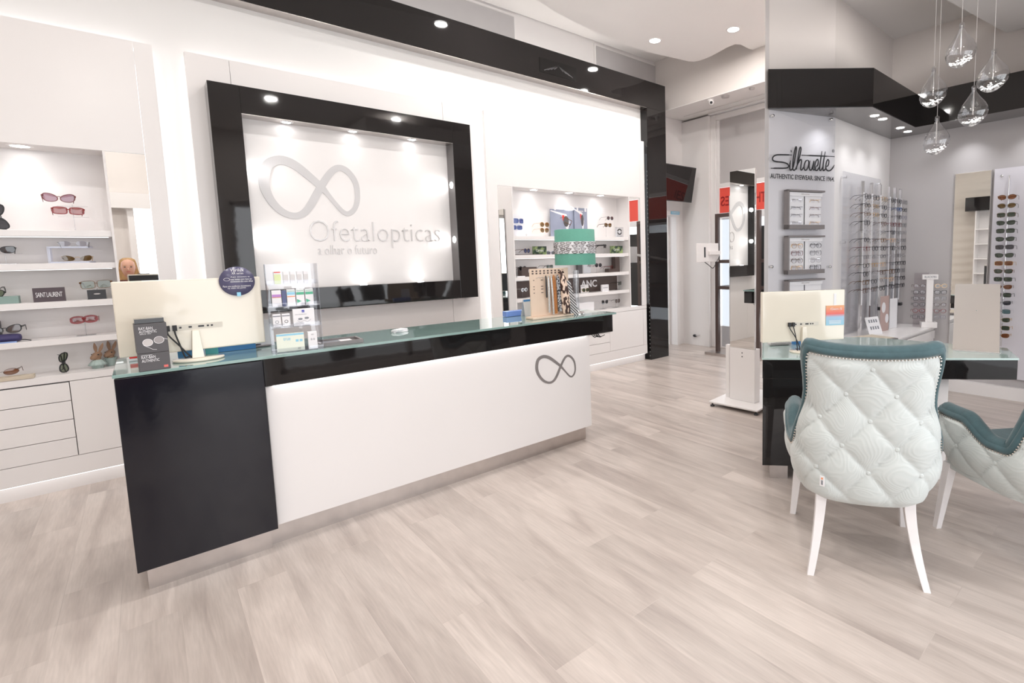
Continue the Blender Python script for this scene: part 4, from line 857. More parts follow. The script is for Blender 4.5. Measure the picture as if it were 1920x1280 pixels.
# fourth shelf: brown brand board
p0 = onY(4.90, 968, 535); p1 = onY(4.90, 1157, 530)
t = thing('brand_board', 'long dark brown brand board with white capital letters', 'sign board', ((p0.x+p1.x)/2, 4.91, z4)); MB().box(p0.x, p1.x, 4.90, 4.912, z4, z4+.182).build('board', BROWN, t)
tz = z4+.060
xa = onY(4.90, 1089, 530).x; xb = onY(4.90, 1119, 530).x
text('lettering', 'ANC', t, PAPER, (xa, 4.899, tz), (1, 0, 0), (0, 0, 1), xb-xa, .090, .001, 'L', .02)
xc = onY(4.90, 1004, 540).x; mb = MB(); ribbon(mb, [(xc+.065*math.cos(q*PI/12), 4.899, z4+.088+.065*math.sin(q*PI/12)) for q in range(24)], .011, True, (0, -1, 0), .001); mb.build('ring_emblem', PAPER, t)
mb = MB(); P_ = [(xc+.035*(1+.25*math.cos(6*a))*math.cos(a), 4.8985, z4+.088+.035*(1+.25*math.cos(6*a))*math.sin(a)) for a in [q*PI/18 for q in range(36)]]; mb.add(P_+[(xc, 4.8985, z4+.088)], [(i, (i+1) % 36, 36) for i in range(36)]); mb.build('star_emblem', PAPER, t)
sg_(983, 543, z4, 'silver', 'pale', 'round', 'thin silver sunglasses before the brown board', .050, .036, .0015, .003, .45, Y=4.82, standl='slim stand under the thin silver sunglasses')
sg_(1098, 543.5, z4, 'gold', 'green', 'aviator', 'gold aviators with green lenses on a white leaflet', .056, .042, .002, .003, .2, Y=4.79)
p = onY(4.80, 1096, 540); t = thing('leaflet', 'white leaflet behind the gold aviators', 'leaflet', (p.x, 4.83, z4)); MB().box(p.x-.04, p.x+.085, 4.825, 4.828, z4, z4+.10).build('sheet', PAPER, t); MB().box(p.x-.03, p.x+.02, 4.824, 4.825, z4+.08, z4+.086).build('caption_line', PRINT, t)
p = onY(4.79, 1135, 541); t, M = carton('small white name block in front of the brown board', (p.x, 4.80, z4), .11, .03, .085, 0, PAPER, name='name_block', cat='nameplate'); face(M, 'montblanc', 0, .042, .085, .014, -.0155, t, PRINT)
sg_(1162, 531, z4, 'black', 'green', 'way', 'black sunglasses with green lenses at the brown board end', .050, .044, .003, .004, .5, Y=4.82, standl='T-shaped clear stand at the brown board end')
# worktop of the right cabinet
sg_(1134, 566, z5, 'silver', 'grey', 'way', 'grey gradient sunglasses on a stem left of the worktop pair', .052, .044, .002, .003, .15, standl='slim stem stand, left of the worktop pair')
sg_(1158, 564, z5, 'black', 'taupe', 'aviator', 'dark gradient aviator sunglasses on a stem at the worktop end', .052, .046, .002, .003, .3, standl='slim stem stand at the worktop end')
p = onZ(z5, 1102, 585); t, M = carton('low white display box on the worktop behind the counter end', (p.x, 4.83, z5), .30, .12, .11, 0, PAPER, name='display_box')
p = onZ(z5, 1114, 578); t = thing('eyewear_clip', 'tiny black clip lying on the worktop', 'clip', (p.x, p.y, z5)); MB(wm(t) @ Matrix.Rotation(.5, 4, 'Y')).box(-.025, .025, -.01, .01, .012, .028).build('clip_body', DARK, t, bevel=.004)
p = onZ(z5, 978, 590); t = thing('display_sheet', 'white rectangular box standing behind the blue tray', 'box', (p.x, 4.80, z5)); MB().box(p.x-.13, p.x+.14, 4.78, 4.84, z5, z5+.19).build('box_body', PAPER, t)
# black floor-level trinket in front of right drawers, on the band end
p = onY(4.6, 1121, 640)

# ------------------------------------------------------------------ alcove: angled brand panel
tt = (PB-PA).normalized(); nn = Vector((-tt.y, tt.x, 0))  # nn points into the wall
if nn.y < 0: nn = -nn
PO = PA-nn*.03
def onP(x, y, off=0):
    d = ray(x, y); o = PO-nn*off; k = ((o-CP).dot(nn))/d.dot(nn); return CP+d*k
bp = thing('brand_sign', 'clear acrylic brand panel with script lettering beside the black soffit', 'panel', PO)
a = onP(1441, 600); c = onP(1560, 600); L0 = (a-PO).dot(tt); L1 = (c-PO).dot(tt)
MP = frameM(PO, tt, (0, 0, 1))   # local x along wall, y up, z toward camera side?
zf = MP.to_3x3() @ Vector((0, 0, 1)); sgn = 1 if zf.dot(nn) < 0 else -1
MB(MP).box(L0, L1, .55, 2.575, -.004*sgn if sgn > 0 else 0, 0 if sgn > 0 else .004).build('acrylic_sheet', clear('pale_acrylic', (.98, .985, 1), 1.45, .04, .02), bp)
for px, py in ((1449, 217), (1559, 224), (1447, 500), (1556, 500)):
    q = onP(px, py); M = frameM(q, tt, (0, 0, 1)); MB(M).lathe([(.012, -.025), (.012, .008), (.001, .010)] if sgn > 0 else [(.012, .025), (.012, -.008), (.001, -.010)], 14).build('standoff', CHROME, bp)
def poly_on(par, name, strokes, w_, mt, off=.004):
    mb = MB()
    for st_ in strokes:
        pts_ = smooth_closed([tuple(onP(1420+u/5.333, 180+v/5.333, off)) for u, v in st_], 5, False)
        N = len(pts_); ws = [w_*(1.0 if 2 < i < N-3 else .55) for i in range(N)]
        ribbon(mb, pts_, ws, False, -nn, .003)
    mb.build(name, mt, par)
poly_on(bp, 'script_lettering', [
 [(345, 590), (280, 588), (200, 588), (165, 600), (151, 622), (156, 643), (185, 655), (255, 663), (298, 678), (312, 700), (300, 716), (265, 722), (200, 722), (135, 722)],
 [(440, 592), (600, 598), (770, 606)], [(335, 540), (338, 562)],
 [(332, 645), (324, 690), (326, 735), (342, 736), (360, 700), (378, 600), (390, 520), (380, 516), (362, 600), (352, 700), (358, 738), (376, 736), (398, 690), (425, 590), (436, 525), (424, 518), (408, 600), (390, 736)],
 [(396, 700), (425, 640), (440, 645), (434, 700), (432, 735), (446, 736), (466, 700)],
 [(500, 640), (480, 655), (466, 700), (472, 738), (492, 736), (508, 700), (512, 655), (500, 640)],
 [(526, 645), (516, 700), (524, 738), (544, 730), (566, 650), (556, 725), (568, 738), (586, 715)],
 [(580, 710), (602, 690), (608, 650), (598, 634), (580, 665), (572, 712), (580, 740), (600, 740), (622, 700)],
 [(645, 552), (628, 660), (622, 735), (636, 740), (652, 705)], [(678, 556), (660, 660), (655, 735), (668, 742), (688, 715)],
 [(684, 712), (708, 690), (714, 650), (702, 636), (688, 670), (684, 720), (700, 745), (725, 745), (750, 722), (768, 690)]], .011, DARK)
mb = MB(); c_ = onP(1420+757/5.333, 180+549/5.333, .004); ribbon(mb, [c_+tt*.011*math.cos(q*PI/8)+Vector((0, 0, .013*math.sin(q*PI/8))) for q in range(16)], .003, True, -nn, .002); mb.build('registered_ring', DARK, bp)
text('registered_letter', 'R', bp, DARK, c_-Vector((0, 0, .006)), tt, (0, 0, 1), .009, .012, .002, 'C')
a = onP(1420+130/5.333, 180+822/5.333, .005); c = onP(1420+768/5.333, 180+826/5.333, .005)
text('lettering', 'AUTHENTIC EYEWEAR. SINCE 1964.', bp, DARK, Vector((a.x, a.y, a.z)), tt, (0, 0, 1), (c-a).length, .040, .002, 'L', .008)
# framed trays of rimless glasses
def frame_tray(k, y0, y1, lab):
    a = onP(1469, y0); c = onP(1538, y0); l0 = (a-PO).dot(tt); l1 = (c-PO).dot(tt); zt_ = onP(1500, y0).z; zb_ = onP(1500, y1).z if y1 else zt_-.325
    t = thing('wall_tray', lab, 'display tray', PO+tt*((l0+l1)/2)+Vector((0, 0, zb_)), group='grey display trays on the brand panel'); M = frameM(PO-nn*.006, tt, (0, 0, 1)); s = sgn
    def bx(mbx, x0, x1, z0, z1, d0, d1): return mbx.box(x0, x1, z0, z1, min(s*d0, s*d1), max(s*d0, s*d1))
    b = MB(M); bx(b, l0, l0+.016, zb_, zt_, 0, .05); bx(b, l0, l1, zt_-.014, zt_, 0, .05); bx(b, l0, l1, zb_, zb_+.035, 0, .05); b.build('tray_frame', GREYT, t)
    bx(MB(M), l0+.016, l1-.004, zb_+.035, zt_-.014, .0, .008).build('backing_board', PAPER, t)
    lm = (l0+l1)/2+.01; bx(MB(M), lm-.003, lm+.003, zb_+.04, zt_-.045, .008, .012).build('centre_rail', DARK, t)
    bx(MB(M), l0+.024, l1-.010, zt_-.048, zt_-.018, .008, .030).build('header_ledge', PAPER, t)
    text('header_lettering', 'Silhouette', t, SILVER, (M @ Vector((lm-.01, zt_-.038, s*.031))), tt, (0, 0, 1), .09, .012, .001, 'C')
    n = 4 if y1 else 0
    cols_ = ['silver', 'gold', 'black', 'burgundy', 'grey', 'brown']
    for ci in range(2):
        for r in range(n):
            cx_ = (l0+.016+lm)/2 if ci == 0 else (lm+l1)/2+.01
            z = zt_-.085-r*.062
            fr = cols_[(r*2+ci+k) % 6]
            pr = eyewear(fr, 'clear', 'oval' if k == 0 else ('square' if r % 2 else 'round'), .050, .032 if k == 0 else .042, .0 if k == 0 else .0015, .018, .0022, fold=True)
            q = M @ Vector((cx_, z, s*.032)); rzz = math.atan2(tt.y, tt.x)
            place(pr, q, rzz, 0, 0, '%s %s glasses, %s row, %s column of the %s tray' % (fr, 'rimless' if k == 0 else 'thin framed', ORD[r], ('first', 'second')[ci], ('top', 'middle')[k]), 'glasses in the grey display trays')
frame_tray(0, 357.5, 430, 'topmost grey framed tray of rimless glasses on the brand panel'); frame_tray(1, 442, 513, 'middle grey framed tray of thin framed glasses on the brand panel'); frame_tray(2, 523, None, 'lowest grey framed tray half hidden by the desk monitor')

# rods of optical frames on the partition
rp = thing('rod_panel', 'clear acrylic backing panel behind the eyeglass rods', 'panel', (5.0, YP-.05, .5)); MB().box(4.64, 5.52, YP-.04, YP-.034, .62, 2.13).build('acrylic_sheet', ACRYL, rp)
for x in (4.68, 5.48):
    for z in (2.08, 1.5): MB(frameM((x, YP-.045, z), (1, 0, 0), (0, 0, 1))).lathe([(.012, -.04), (.012, .006)], 12).build('standoff', CHROME, rp)
RODY = 1.87
RX = [4.827, 5.027, 5.234, 5.48, 5.64, 5.795]
rowcols = [['black', 'black', 'brown', 'black', 'silver', 'black', 'burgundy', 'grey', 'black', 'black', 'tortoise', 'brown'],
           ['black', 'gold', 'gold', 'silver', 'silver', 'grey', 'black', 'silver', 'gold', 'silver', 'black', 'brown'],
           ['gold', 'black', 'black', 'brown', 'silver', 'tortoise', 'black', 'grey', 'peach', 'brown', 'silver', 'black'],
           ['black', 'grey', 'silver', 'burgundy', 'black', 'peach', 'black', 'silver', 'grey', 'tortoise', 'peach', 'black'],
           ['black', 'blue', 'black', 'burgundy', 'grey', 'silver', 'silver', 'grey', 'black', 'black', 'grey', 'black'],
           ['grey', 'black', 'crystal', 'grey', 'silver', 'grey', 'black', 'silver', 'black', 'grey', 'black', 'black']]
shapes = ['way', 'round', 'square', 'rect']
for i, x in enumerate(RX):
    ztop = onY(RODY, proj_x, 0).z if 0 else (2.045+.0*i); zbot = .60 if i else .62
    t = thing('eyewear_rod', '%s vertical rod of eyeglasses from the brand panel' % ORD[i], 'display rod', (x, RODY+.01, zbot), group='vertical eyeglass rods in the alcove')
    b = MB(); b.box(x-.014, x+.014, RODY+.0, RODY+.022, zbot, ztop); b.build('rod_profile', ACRYL if 0 else CHROME, t)
    MB().box(x-.008, x+.008, RODY-.004, RODY-.0002, zbot+.3, ztop-.1).build('rod_strip', PAPER, t)
    if i in (2, 5): MB().box(x-.03, x+.03, RODY-.03, RODY-.005, .84, .87).build('lock', DARK, t)
    for r in range(12):
        z = 1.905-r*.0775
        c = rowcols[i][r]; shp = shapes[(i*3+r) % 4]
        pr = eyewear(c, 'clear', shp, .050, .036 if r % 3 else .042, .0035 if c in ('black', 'tortoise', 'blue', 'peach', 'crystal') else .0016, .018, .0045 if c in ('black', 'tortoise', 'brown', 'blue', 'peach') else .0028)
        place(pr, (x, RODY-.035, z), .04*math.sin(i*5+r*3), 0, 0, '%s framed eyeglasses, %s from top on the %s rod from the brand panel' % (c, ORD[r], ORD[i]), 'optical frames on the vertical rods', .97)
    for r in range(12): MB().box(x-.004, x+.004, RODY-.030, RODY-.004, 1.898-r*.0775, 1.902-r*.0775).build('rod_arm', ACRYL, t)

# white sideboard in the alcove
ws = thing('white_sideboard', 'long white sideboard along the alcove partition', 'sideboard', (4.8, 1.78, 0))
MB().prism([(3.9, 1.60), (5.865, 1.53), (5.865, YP-.002), (4.53, YP-.002), (3.95, 2.17)], .62, .64).build('sideboard_top', LAC, ws, bevel=.003)
MB().prism([(3.95, 1.62), (5.86, 1.55), (5.86, YP-.004), (4.54, YP-.004), (3.98, 2.16)], .0, .617).build('cabinet_body', LAC, ws)
MB().box(4.4, 5.84, 1.535, 1.548, .52, .60).build('drawer_front', LAC, ws)
# things on it
wz = .641
p = onZ(wz, 1654, 628); t = thing('testing_cards', 'leaning white chart with two rows of dark marks', 'chart', (p.x, p.y+.05, wz), -.3); M = wm(t) @ Matrix.Rotation(-.35, 4, 'X')
MB(M).box(-.09, .09, 0, .004, .0, .17).build('chart_sheet', PAPER, t)
b = MB(M)
for z in (.05, .115):
    for k in range(4): b.box(-.055+k*.032, -.037+k*.032, -.0012, 0, z, z+.03)
b.build('printed_marks', PRINT, t)
p = onZ(wz, 1640, 634); t = thing('sample_tray', 'grey topped tray on the sideboard beside the desk monitor', 'tray', (p.x-.15, p.y, wz), -.3); M = wm(t); MB(M).box(-.22, .20, -.14, .12, 0, .022).build('tray_body', GREYT, t, bevel=.002); MB(M).box(-.20, .18, -.12, .10, .0225, .026).build('tray_lining', STONE, t)
p = onZ(wz, 1643, 615); t = thing('leaflet', 'tall white leaflet standing against the eyeglass rods', 'leaflet', (p.x+.1, 1.80, wz), -.2); MB(wm(t)).box(-.07, .06, 0, .003, 0, .30).build('sheet', PAPER, t)
PINKC = mat('dusty_rose_card', (.50, .36, .33), .5)
t = thing('leaflet', 'dusty rose printed card standing under the eyeglass rods', 'leaflet', (5.22, 1.80, wz), -.1); MB(wm(t)).box(-.09, .08, 0, .003, 0, .34).build('sheet', PINKC, t)
b = MB(wm(t)); 
for cx_, cz_, r_ in ((-.03, .23, .04), (.04, .12, .035)): b.add([(cx_+r_*math.cos(q*PI/8), -.001, cz_+r_*1.3*math.sin(q*PI/8)) for q in range(16)], [tuple(range(16))])
b.build('printed_ovals', PAPER, t)
# white eyewear tower
p = onZ(wz, 1727, 611)
tw = thing('eyewear_tower', 'white countertop eyewear tower with header block', 'display stand', (onZ(wz, 1740, 613).x, onZ(wz, 1740, 613).y, wz), -1.12); M = wm(tw) @ Matrix.Scale(.80, 4)
MB(M).box(-.085, .085, -.07, .07, 0, .07).build('tower_base', LAC, tw, bevel=.003); MB(M).box(-.038, .038, -.03, .0, .07, .60).build('tower_column', LAC, tw, bevel=.002)
MB(M).box(-.085, .085, -.035, .01, .60, .66).build('header_block', LAC, tw, bevel=.002); MB(M).box(-.16, -.0, .05, .056, .0, .68).build('back_sheet', clear('frosted_sheet', (.90, .88, .89), 1.3, .5, 0), tw)
face(M, 'BLACKFIN', 0, .618, .10, .022, -.036, tw, PRINT)
tc_ = [('brown', 'gold'), ('black', 'black'), ('black', 'grey'), ('black', 'brown'), ('red', 'red'), ('black', 'crystal')]
for r in range(6):
    for k in range(2):
        z = .52-r*.078; fr = tc_[r][k]
        if r == 5 and k == 0: pass
        q = M @ Vector((-.115 if k == 0 else .115, -.035, z))
        place(eyewear(fr, 'clear', shapes[(r+1) % 4], .050, .040, .0035 if fr in ('black', 'red') else .002, .018, .003), q, -1.12+(.0 if k == 0 else .15), 0, 0, '%s eyeglasses, %s from top on the %s side of the white tower' % (fr, ORD[r], ('window', 'sunglasses')[k]), 'eyeglasses on the white tower', .86)

# wall mirror and sunglasses column on the alcove back wall
t = thing('wall_mirror', 'tall narrow mirror strip on the alcove back wall', 'mirror', (5.85, 1.27, .4)); MB().box(5.848, 5.862, 1.128, 1.412, .25, 2.137).build('mirror_glass', MIRROR, t); MB().box(5.855, 5.868, 1.122, 1.418, .245, 2.142).build('mirror_edge', SILVER, t)
sp = thing('display_board', 'pale wall panel behind the vertical row of sunglasses', 'panel', (5.83, .6, .25)); MB().box(5.835, 5.85, -.6, 1.10, .20, 2.14).build('panel_sheet', mat('pale_lilac_panel', (.70, .68, .73), .3), sp); MB(frameM((5.834, 1.045, 2.07), (0, -1, 0), (0, 0, 1))).lathe([(.012, 0), (.012, .004), (.001, .005)], 12).build('screw_cap', CHROME, sp)
rod = thing('eyewear_rod', 'thin dark rod holding the vertical row of sunglasses', 'display rod', (5.80, .98, .4)); MB().tube([(5.815, .985, .50), (5.815, .985, 2.07)], .006, 8).build('rod_profile', CHROME, rod)
ys = [369.5, 385.5, 402.5, 417.5, 432.5, 448, 463, 478.5, 493.5, 508.5, 523.5, 538, 553, 568, 584, 600, 615, 629.5]
sl = ['brown', 'gold', 'green', 'green', 'green', 'green', 'grey', 'green', 'brown', 'green', 'green', 'brown', 'green', 'grey', 'teal', 'green', 'green', 'brown']
sf = ['tortoise', 'grey', 'tortoise', 'black', 'black', 'black', 'black', 'black', 'gold', 'tortoise', 'black', 'tortoise', 'black', 'grey', 'silver', 'gold', 'gold', 'gold']
for i, y in enumerate(ys):
    p = onX(5.70, 1888 if i < 8 else 1886, y)
    pr = eyewear(sf[i], sl[i], 'aviator' if i in (0, 1) else ('way' if i % 2 else 'rect'), .056, .040 if i < 2 else .036, .0025, .018, .0035)
    place(pr, (5.70, .975, p.z), -PI/2+.05*math.sin(i*3), 0, 0, 'sunglasses with %s lenses, %s from the top of the vertical row' % (sl[i], ORD[i]), 'sunglasses in the vertical row on the alcove wall')
for i, y in enumerate(ys):
    z = onX(5.70, 1888, y).z; MB().box(5.71, 5.81, .972, .978, z-.002, z+.002).build('rod_arm', CHROME, rod)

# ------------------------------------------------------------------ desk
DA = Vector((2.725, 1.635, 0)); DB = Vector((3.655, .53, 0)); du = (DB-DA).normalized(); dv = Vector((-du.y, du.x, 0))
DT = .782
de = Vector((.862, .507, 0))
def DP(a_, b_):
    q = DA+du*a_+(de if a_ < .06 else dv)*b_; return (q.x, q.y)
Ld = (DB-DA).length
dk = thing('desk', 'angled glossy black desk with pale teal glass top', 'desk', DA+du*.7)
MB().prism([DP(0, 0), DP(Ld, 0), DP(Ld+.13, .33), DP(.9, .78), DP(0, .80)], DT-.012, DT).build('glass_top', TEALL, dk, bevel=.002)
MB().prism([DP(.004, .004), DP(Ld-.004, .004), DP(Ld+.12, .33), DP(.9, .77), DP(.004, .79)], DT-.127, DT-.013).build('black_apron', BLACK, dk, bevel=.002)
MB().prism([DP(.006, .006), DP(.95, .006), DP(.95, .30), DP(.006, .74)], .10, DT-.128).build('black_pedestal', BLACK, dk, bevel=.002)
MB().prism([DP(.05, .05), DP(.17, .05), DP(.17, .5), DP(.05, .6)], 0, .10).build('steel_plinth', STEEL, dk); MB().prism([DP(.84, .05), DP(.93, .05), DP(.93, .25), DP(.84, .3)], 0, .10).build('steel_plinth', STEEL, dk)
q = onZ(0.3, 1800, 800); MB().prism([DP(.98, .10), DP(1.12, .10), DP(1.12, .28), DP(.98, .28)], 0, DT-.128).build('white_leg', LAC, dk)
# monitor on the desk
p = onZ(DT, 1510, 664); c = p+dv*.10
rzd = math.atan2(_r.y, _r.x)+.13
m2, M2_, _ = monitor('narrower cream monitor on the black desk with colourful hanging tag', (c.x+.006, c.y-.004, DT+.0), .56, .325, rzd, .095, .068)
iM = M2_.inverted()
def onM(x, y, off=.0125):
    n = M2_.to_3x3() @ Vector((0, -1, 0)); o = M2_.translation+n*off; d = ray(x, y); k = (o-CP).dot(n)/d.dot(n); return CP+d*k
tg = thing('hanging_tag', 'orange to blue square tag hung on the desk monitor by a white strap', 'tag', onM(1565, 600)); nM = M2_.to_3x3() @ Vector((0, -1, 0)); rM = M2_.to_3x3() @ Vector((1, 0, 0))
c0 = iM @ onM(1548.5, 573); c1 = iM @ onM(1582, 608.5)
Mt = M2_ @ Matrix.Translation(((c0.x+c1.x)/2, -.0145, (c0.z+c1.z)/2)); hw = abs(c1.x-c0.x)/2; hh = abs(c1.z-c0.z)/2
TAGM = gradient('orange_to_blue', [(0, (.30, .58, .72)), (.42, (.38, .55, .72)), (.58, (.80, .14, .12)), (1, (.82, .42, .20))], 'Z', 0, 1)
me_ = MB(Mt); me_.box(-hw, hw, -.0015, 0, -hh, hh); tb = me_.build('tag_card', TAGM, tg, bevel=.003)
zz = (Mt.translation.z-hh)-tg.location.z; TAGM.node_tree.nodes['Map Range'].inputs[1].default_value = zz; TAGM.node_tree.nodes['Map Range'].inputs[2].default_value = zz+2*hh
face(Mt, 'Gen-S', .006, hh*.55, hw*1.25, hh*.22, -.0022, tg, PAPER)
for k in range(4): patch(Mt, -hw*.65, hw*.65, -hh*.55-k*hh*.10, -hh*.51-k*hh*.10, -.0017, tg, PAPER, 'text_line')
s0 = iM @ onM(1563, 550); MB(M2_).box((c0.x+c1.x)/2-.010, (c0.x+c1.x)/2+.008, -.0142, -.0132, c0.z-.002, s0.z).build('strap', PAPER, tg)
# small things on the desk
p = onZ(DT, 1465, 648); t = thing('pen_dish', 'pale grey phone handset lying on the desk', 'handset', (p.x+.02, p.y+.02, DT), rzd); M = wm(t); MB(M).box(-.085, .075, -.024, .024, .004, .022).build('handset_body', SILVER, t, bevel=.007)
b = MB(M)
for i in range(5):
    for j in range(2): b.box(-.04+i*.018, -.03+i*.018, -.012+j*.012, -.005+j*.012, .0225, .0235)
b.build('keys', PRINT, t)
p = onZ(DT, 1480, 638); t = thing('desk_paper', 'white sheet under the handset on the desk', 'paper', (p.x, p.y, DT), rzd); MB(wm(t)).box(-.12, .12, -.09, .05, .0, .002).build('sheet', PAPER, t)
p = onZ(DT, 1510, 655); carton('blue box behind the monitor foot on the desk', tuple(Vector((p.x, p.y, 0))+dv*.21+du*.0+Vector((0, 0, DT))), .08, .03, .075, rzd, BLUEP)
# tilted mirror on the desk
q0 = onZ(DT, 1784, 655); q1 = onZ(DT, 1877, 663)
mt_ = thing('desk_mirror', 'tilted frameless rectangular mirror standing on the desk', 'mirror', (q0+q1)/2)
r_ = (onZ(DT, 1874, 662)-onZ(DT, 1786, 656)); r_.z = 0; wM = r_.length; r_.normalize(); bk = Vector((-r_.y, r_.x, 0)); up_ = (Vector((0, 0, 1))*math.cos(.43)+bk*math.sin(.43)).normalized()
o_ = onZ(DT, 1786, 656)+Vector((0, 0, .004))
Mm = frameM(o_, r_, up_)
d_ = ray(1790, 532); hM = .40
for k in range(60):
    hM = .2+.005*k; P3 = o_+up_*hM
    z_ = (P3-CP).dot(_f); yy = PPY-FPX*(P3-CP).dot(_u)/z_
    if yy <= 533: break
MB(Mm).box(0, wM, 0, hM, -.004, .0).build('mirror_glass', MIRROR, mt_); MB(Mm).box(0, wM, 0, hM, -.008, -.0041).build('mirror_back', LAC, mt_)
b = MB(); e1_ = o_+r_*wM*.5+up_*hM*.6; e2_ = o_+r_*wM*.5+bk*.17; e2_.z = DT+.004; b.tube([e1_, e2_], .004, 8); b.build('prop', CHROME, mt_)
MB(frameM(o_+Vector((0, 0, -.0035)), r_, bk)).box(-.0, wM, -.02, .03, 0, .003).build('mirror_foot', SILVER, mt_)

# ------------------------------------------------------------------ tufted armchairs
def chair(label, O, ang):
    """ang: direction the chair faces"""
    M = Matrix.Translation((O[0], O[1], 0)) @ Matrix.Rotation(ang, 4, 'Z')   # local x forward, y to its left
    t = thing('tufted_armchair', label, 'armchair', M=M, group='tufted armchairs at the desk')
    half = smooth_closed([(-.275, 0), (-.272, .10), (-.258, .19), (-.215, .262), (-.13, .298), (-.02, .312), (.10, .315), (.20, .312), (.255, .30)], 8, False)   # (forward, side)
    plan = [(f_, -s_) for f_, s_ in half[:0:-1]]+half
    N = len(plan); sl_ = [0]
    for i in range(1, N): sl_.append(sl_[-1]+math.dist(plan[i], plan[i-1]))
    mid = sl_[-1]/2; ss = [x-mid for x in sl_]; Smax = mid
    def resample(n):
        out_ = []
        for k in range(n+1):
            s = -Smax+2*Smax*k/n
            j = max(1, next((i for i in range(N) if ss[i] >= s-1e-9), N-1)); u_ = (s-ss[j-1])/(ss[j]-ss[j-1]+1e-12)
            out_.append((s, plan[j-1][0]*(1-u_)+plan[j][0]*u_, plan[j-1][1]*(1-u_)+plan[j][1]*u_))
        return out_
    nS, nZ = 150, 80
    col_ = resample(nS)
    def sst(a_, b_, x): x = min(1, max(0, (x-a_)/(b_-a_))); return x*x*(3-2*x)
    def top(s):
        a_ = abs(s); back = 1.035-.022*(1-min(1, a_/.27)**2)
        arm = .575+.07*sst(.44, .60, a_)
        return back*(1-sst(.265, .375, a_)**.8)+arm*sst(.265, .375, a_)**.8
    def bot(s): return .345-.02*math.cos(s*3)
    def pos(s, f_, y_, z, inset=0):
        k = 1.0
        if z < .56: k *= 1-.20*((.56-z)/.22)**2.2
        if z > .62: k *= 1-.10*sst(.60, .78, z)+.12*sst(.80, 1.03, z)
        r_ = sst(.30, .12, abs(s)) if 0 else 1-sst(.2, .45, abs(s))
        lean = -.10*max(0, z-.55)*(1-sst(.30, .5, abs(s)))
        return Vector(((f_)*(.5+.5*k)+lean, y_*k, z))
    BW = .028
    def inner(s):
        return min(top(max(-Smax, min(Smax, s+d)))-math.sqrt(max(0, BW*BW-d*d)) for d in [BW*q/12 for q in range(-12, 13)])
    # outward normals in plan
    nr = []
    for i in range(nS+1):
        a_ = col_[max(0, i-1)]; b_ = col_[min(nS, i+1)]; d = Vector((b_[1]-a_[1], b_[2]-a_[2], 0)).normalized(); nr.append(Vector((-d.y, d.x, 0)))
    if nr[nS//2].x > 0: nr = [-n for n in nr]
    du_, dz_ = .105, .113
    def tuft(s, z):
        u_ = s/du_; v_ = (z-.940)/dz_
        a_ = (u_+v_)/2; b_ = (u_-v_)/2
        fa = abs(math.sin(PI*a_)); fb = abs(math.sin(PI*b_)); g = (fa*fb)**.36
        return .021*g-.004
    outer = []
    for i, (s, f_, y_) in enumerate(col_):
        zt_, zb_ = inner(s), bot(s); row = []
        for j in range(nZ+1):
            v = j/nZ; z = zb_+(zt_-zb_)*v; p = pos(s, f_, y_, z)
            edgef = min(1, (1-v)/.06)*min(1, v/.05)*min(1, (Smax-abs(s))/.03)
            row.append(p+nr[i]*(tuft(s, z)*edgef-.012*(1-min(1, v/.06))**2))
        outer.append(row)
    b = MB(M); vs = [p for r in outer for p in r]; W_ = nZ+1
    b.add(vs, [(i*W_+j, (i+1)*W_+j, (i+1)*W_+j+1, i*W_+j+1) for i in range(nS) for j in range(nZ)], True)
    b.build('outer_fabric', DAMASK, t)
    # inner velvet
    b = MB(M); vs = []
    for i, (s, f_, y_) in enumerate(col_):
        z0_, z1_ = inner(s), top(s)
        for j in range(6): v = j/5; z = z0_+(z1_-z0_)*v; vs.append(pos(s, f_, y_, z)+nr[i]*(.012*math.sin(PI*min(1, v*1.0))**.6*(1-v*.3)+.002))
    b.add(vs, [(i*6+j, (i+1)*6+j, (i+1)*6+j+1, i*6+j+1) for i in range(nS) for j in range(5)], True); b.build('velvet_border', VELVET, t)
    TH = .060; b = MB(M); vs = []
    for i, (s, f_, y_) in enumerate(col_):
        zt_ = top(s)
        for j in range(13): z = .40+(zt_-.40)*j/12; vs.append(pos(s, f_, y_, z)-nr[i]*TH)
    b.add(vs, [(i*13+j+1, (i+1)*13+j+1, (i+1)*13+j, i*13+j) for i in range(nS) for j in range(12)], True); b.build('inner_velvet', VELVET, t)
    # velvet rim around the top edge and the arm fronts
    rs = []
    def ringat(p, n, up_):
        out_ = []
        for q in range(12):
            a_ = 2*PI*q/12; out_.append(p-n*TH/2+n*(TH/2+.004)*math.cos(a_)+up_*(.030*math.sin(a_)))
        return out_
    seq = []
    for i, (s, f_, y_) in enumerate(col_): seq.append((pos(s, f_, y_, top(s)-.006), nr[i]))
    f0, f1 = seq[0], seq[-1]
    pre = [(Vector((f0[0].x+.004, f0[0].y, z)), f0[1]) for z in (.42, .50, .56)]; post = [(Vector((f1[0].x+.004, f1[0].y, z)), f1[1]) for z in (.56, .50, .42)]
    full = pre+seq+post
    for i, (p, n) in enumerate(full):
        a_ = full[max(0, i-1)][0]; c_ = full[min(len(full)-1, i+1)][0]; tg_ = (c_-a_).normalized(); up_ = tg_.cross(n).normalized()
        if i == 0: pu = up_
        if up_.dot(pu) < 0: up_ = -up_
        pu = up_; rs.append(ringat(p, n, up_))
    b = MB(M); b.rings(rs, False, True, True); b.build('velvet_rim', VELVET, t)
    # nail heads along the fabric edge
    b = MB(M); acc = 0; last = None
    ln = []
    for i, (s, f_, y_) in enumerate(col_):
        # offset perpendicular to the edge inside the fabric
        ln.append(Vector((s, inner(s)-.004)))
